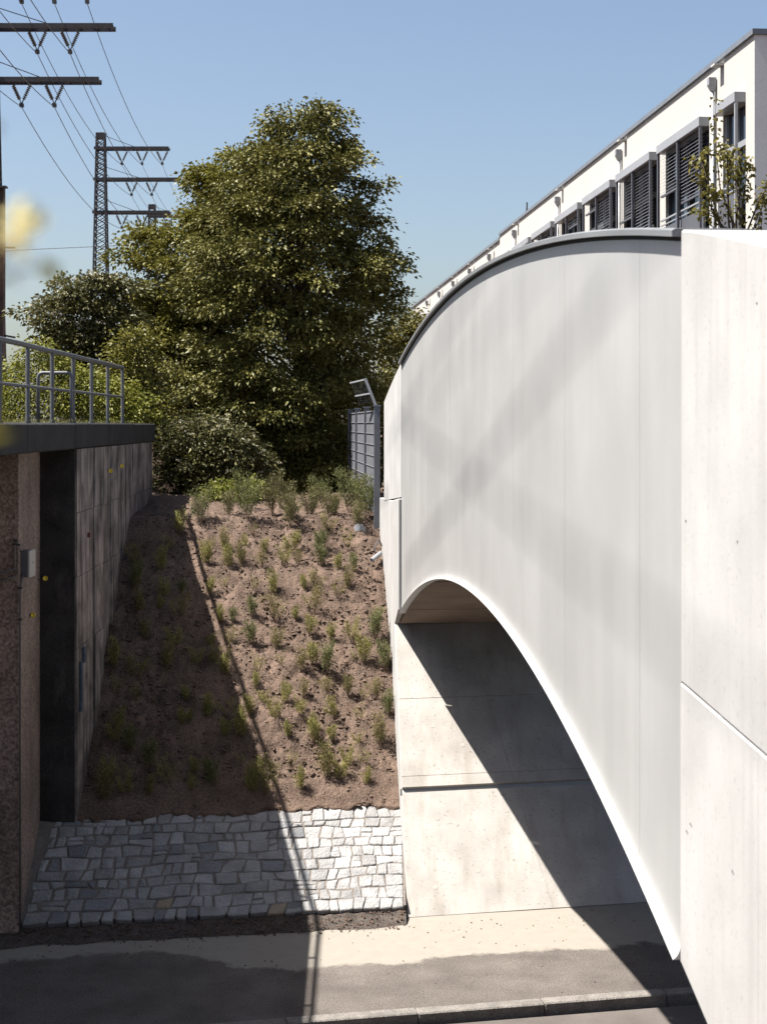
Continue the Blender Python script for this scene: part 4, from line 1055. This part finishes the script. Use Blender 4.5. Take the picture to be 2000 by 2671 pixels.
posx = [(-12.3, 24, 0)] + pos + [(-21.4, 165, 0)]
lv = ['top', 'top', 'top', 'middle', 'middle', 'bottom', 'bottom']; sd_ = ['inner', 'centre', 'outer', 'inner', 'outer', 'inner', 'outer']
spn = ['passing overhead towards the camera from near pylon', 'between near pylon and clear pylon', 'between clear pylon and distant pylon', 'beyond the distant pylon']
for i in range(4):
    a, b_ = posx[i], posx[i + 1]
    for (x, z), l_, s_ in zip(vpts, lv, sd_):
        wire([(a[0] + x, a[1], z), (b_[0] + x, b_[1], z)], .016 if i < 2 else .013, f'{s_} wire of {l_} crossarm {spn[i]}', 'power line wires', sag=.9 if i < 2 else .5)
# catenary mast and wires by the railway
ms = thing('catenary_mast', (-9.98, 40, 6.3), 'dark rusty catenary mast at the left picture edge', 'mast')
mb = MB()
for s in (-1, 1): mb.box((-9.98 + s * .09 - .012, 39.92, 6.3), (-9.98 + s * .09 + .012, 40.08, 12.75))
mb.box((-10.058, 39.99, 6.3), (-9.902, 40.01, 12.75)); mb.build('post', 'rust_steel', ms)
mb = MB(); mb.box((-10.15, 39.88, 12.752), (-9.82, 40.12, 12.80)); mb.build('cap', 'dark_steel', ms)
mb = MB(); mb.bar((-9.87, 40, 8.9), (-9.6, 40, 8.85), .05); mb.bar((-9.87, 40, 11.2), (-9.6, 40, 11.2), .05); mb.build('bracket', 'dark_steel', ms)
wire([(-13.5, 55, 8.4), (-13.0, 90, 16.0)], .02, 'inclined feeder wire rising to the right behind the flower blur', 'railway wires')
wire([(-18, 70, 9.2), (-9.0, 70, 9.0)], .018, 'level span wire running into the elder bush', 'railway wires')
wire([(-18, 70, 7.9), (-9.0, 70, 7.75)], .016, 'lower level span wire running into the elder bush', 'railway wires')
wire([(-12, 60, 8.0), (-18, 140, 9.5)], .016, 'thin contact wire seen above the railing', 'railway wires')
wire([(-13, 60, 7.2), (-19.5, 140, 9.0)], .016, 'lowest thin contact wire seen above the railing', 'railway wires')
wire([(-40, 100, 17.2), (-9, 100, 18.6)], .02, 'faint crossing wire level with the lowest crossarm', 'railway wires')
ca = thing('catenary_bracket', (-14.3, 70, 9.2), 'short slanting catenary arm under the upper span wire', 'bracket')
mb = MB(); mb.bar((-14.25, 70, 8.98), (-13.0, 70, 8.2), .07); mb.build('strut', 'dark_steel', ca)
mb = MB(); mb.box((-14.4, 69.93, 8.93), (-14.2, 70.07, 9.05)); mb.build('clamp', 'dark_steel', ca)
# cables high over the tracks, outside the picture; their soft shadows cross the bridge side
def shadow_cable(p, q, y0, y1, x0, r, label):
    z0 = p[1] + 2 * (XF(p[0]) - x0); z1 = q[1] + 2 * (XF(q[0]) - x0); k = (z1 - z0) / (q[0] - p[0])
    wire([(x0, y0, z0 + k * (y0 - p[0])), (x0, y1, z0 + k * (y1 - p[0]))], r, label, 'cables over the tracks')
shadow_cable((14.0, 7.8), (19.0, 6.95), 3, 24, -11.0, .014, 'upper feeder cable high over the railway tracks')
shadow_cable((8.37, 7.14), (13.56, 5.97), 2, 21, -11.0, .019, 'steep feeder cable high over the railway tracks')
shadow_cable((14.0, 5.86), (9.48, 5.5), 2, 22, -11.0, .014, 'lower feeder cable high over the railway tracks')
shadow_cable((21.0, 6.3), (14.0, 7.15), 2, 23, -10.5, .008, 'thin feeder cable high over the railway tracks')

# ------------------------------------------------------------------ railway land behind the railing
mb = MB(); NU, NV = 30, 40
for j in range(NV + 1):
    for i in range(NU + 1):
        x = lerp(-30, -4.9, i / NU); y = lerp(29.3, 80, (j / NV) ** 1.6)
        z = (6.42 if i < NU else 5.0) + .05 * mnoise.noise(Vector((x, y, 0)))
        mb.v.append((x, y, z))
for j in range(NV):
    for i in range(NU):
        a = j * (NU + 1) + i; mb.f.append((a, a + 1, a + NU + 2, a + NU + 1))
tag(mb.build('railway_land', 'soil', smooth=True), kind='structure')
rng = np.random.default_rng(77); n = 2600
P = np.stack([rng.uniform(-6.2, -4.35, n), rng.uniform(17, 30, n), np.full(n, 6.61)], 1); keep = (P[:, 0] < -4.72) | (rng.random(n) < .25); P = P[keep]
D = rng.normal(size=P.shape) * .5 + np.array((0, 0, 1)); l = rng.uniform(.02, .09, len(P))
g = leaves_obj('coping_grass', 'grass', P, D, l, l * .12, None, rng, droop=.1)
tag(g, 'sparse dry grass growing along the top of the old bridge coping', 'grass', kind='stuff')

# ------------------------------------------------------------------ sprig close to the camera, far out of focus
sp = thing('flowering_sprig', (-.32, .80, 4.9), 'out of focus flowering sprig with pale yellow blossom at the left edge', 'plant')
rng = np.random.default_rng(8); Y = .78; s = Y / 4000
def near(x, y, dy=0.): return Vector(((x - 1000) * s, Y + dy, EYE + (1105 - y) * s))
mb = MB(); mb.tube([Vector((-.32, .80, 4.9)), Vector((-.30, .80, 6.3)), near(-260, 1150), near(-60, 760), near(20, 640), near(55, 590)], [.006, .005, .003, .002, .0015, .001], 6)
mb.tube([near(-60, 760), near(60, 700), near(140, 705)], [.0015, .001, .0006], 5); mb.build('stem', 'twig', sp)
P = np.array([near(45 + rng.normal() * 20, 600 + rng.normal() * 22, rng.normal() * .01) for _ in range(30)]); D = rng.normal(size=P.shape); l = rng.uniform(.006, .012, len(P))
leaves_obj('flower', 'flower', P, D, l, l * .9, sp, rng, droop=0)
lf = [(60, 560, 95, 520), (80, 575, 70, 530), (110, 690, 165, 745), (100, 670, 150, 740), (10, 700, 45, 745), (-30, 330, 5, 335), (-20, 1120, 30, 1090), (-60, 1160, 20, 1130), (-40, 1010, 0, 1060)]
for a, b_, c, d in lf:
    P = np.array([near(a, b_, rng.normal() * .01)]); D = np.array([near(c, d) - near(a, b_)]); l = np.linalg.norm(D, axis=1)
    leaves_obj('leaf', 'leaf_second', P, D, l * 1.1, l * .45 + .002, sp, rng, droop=.1)
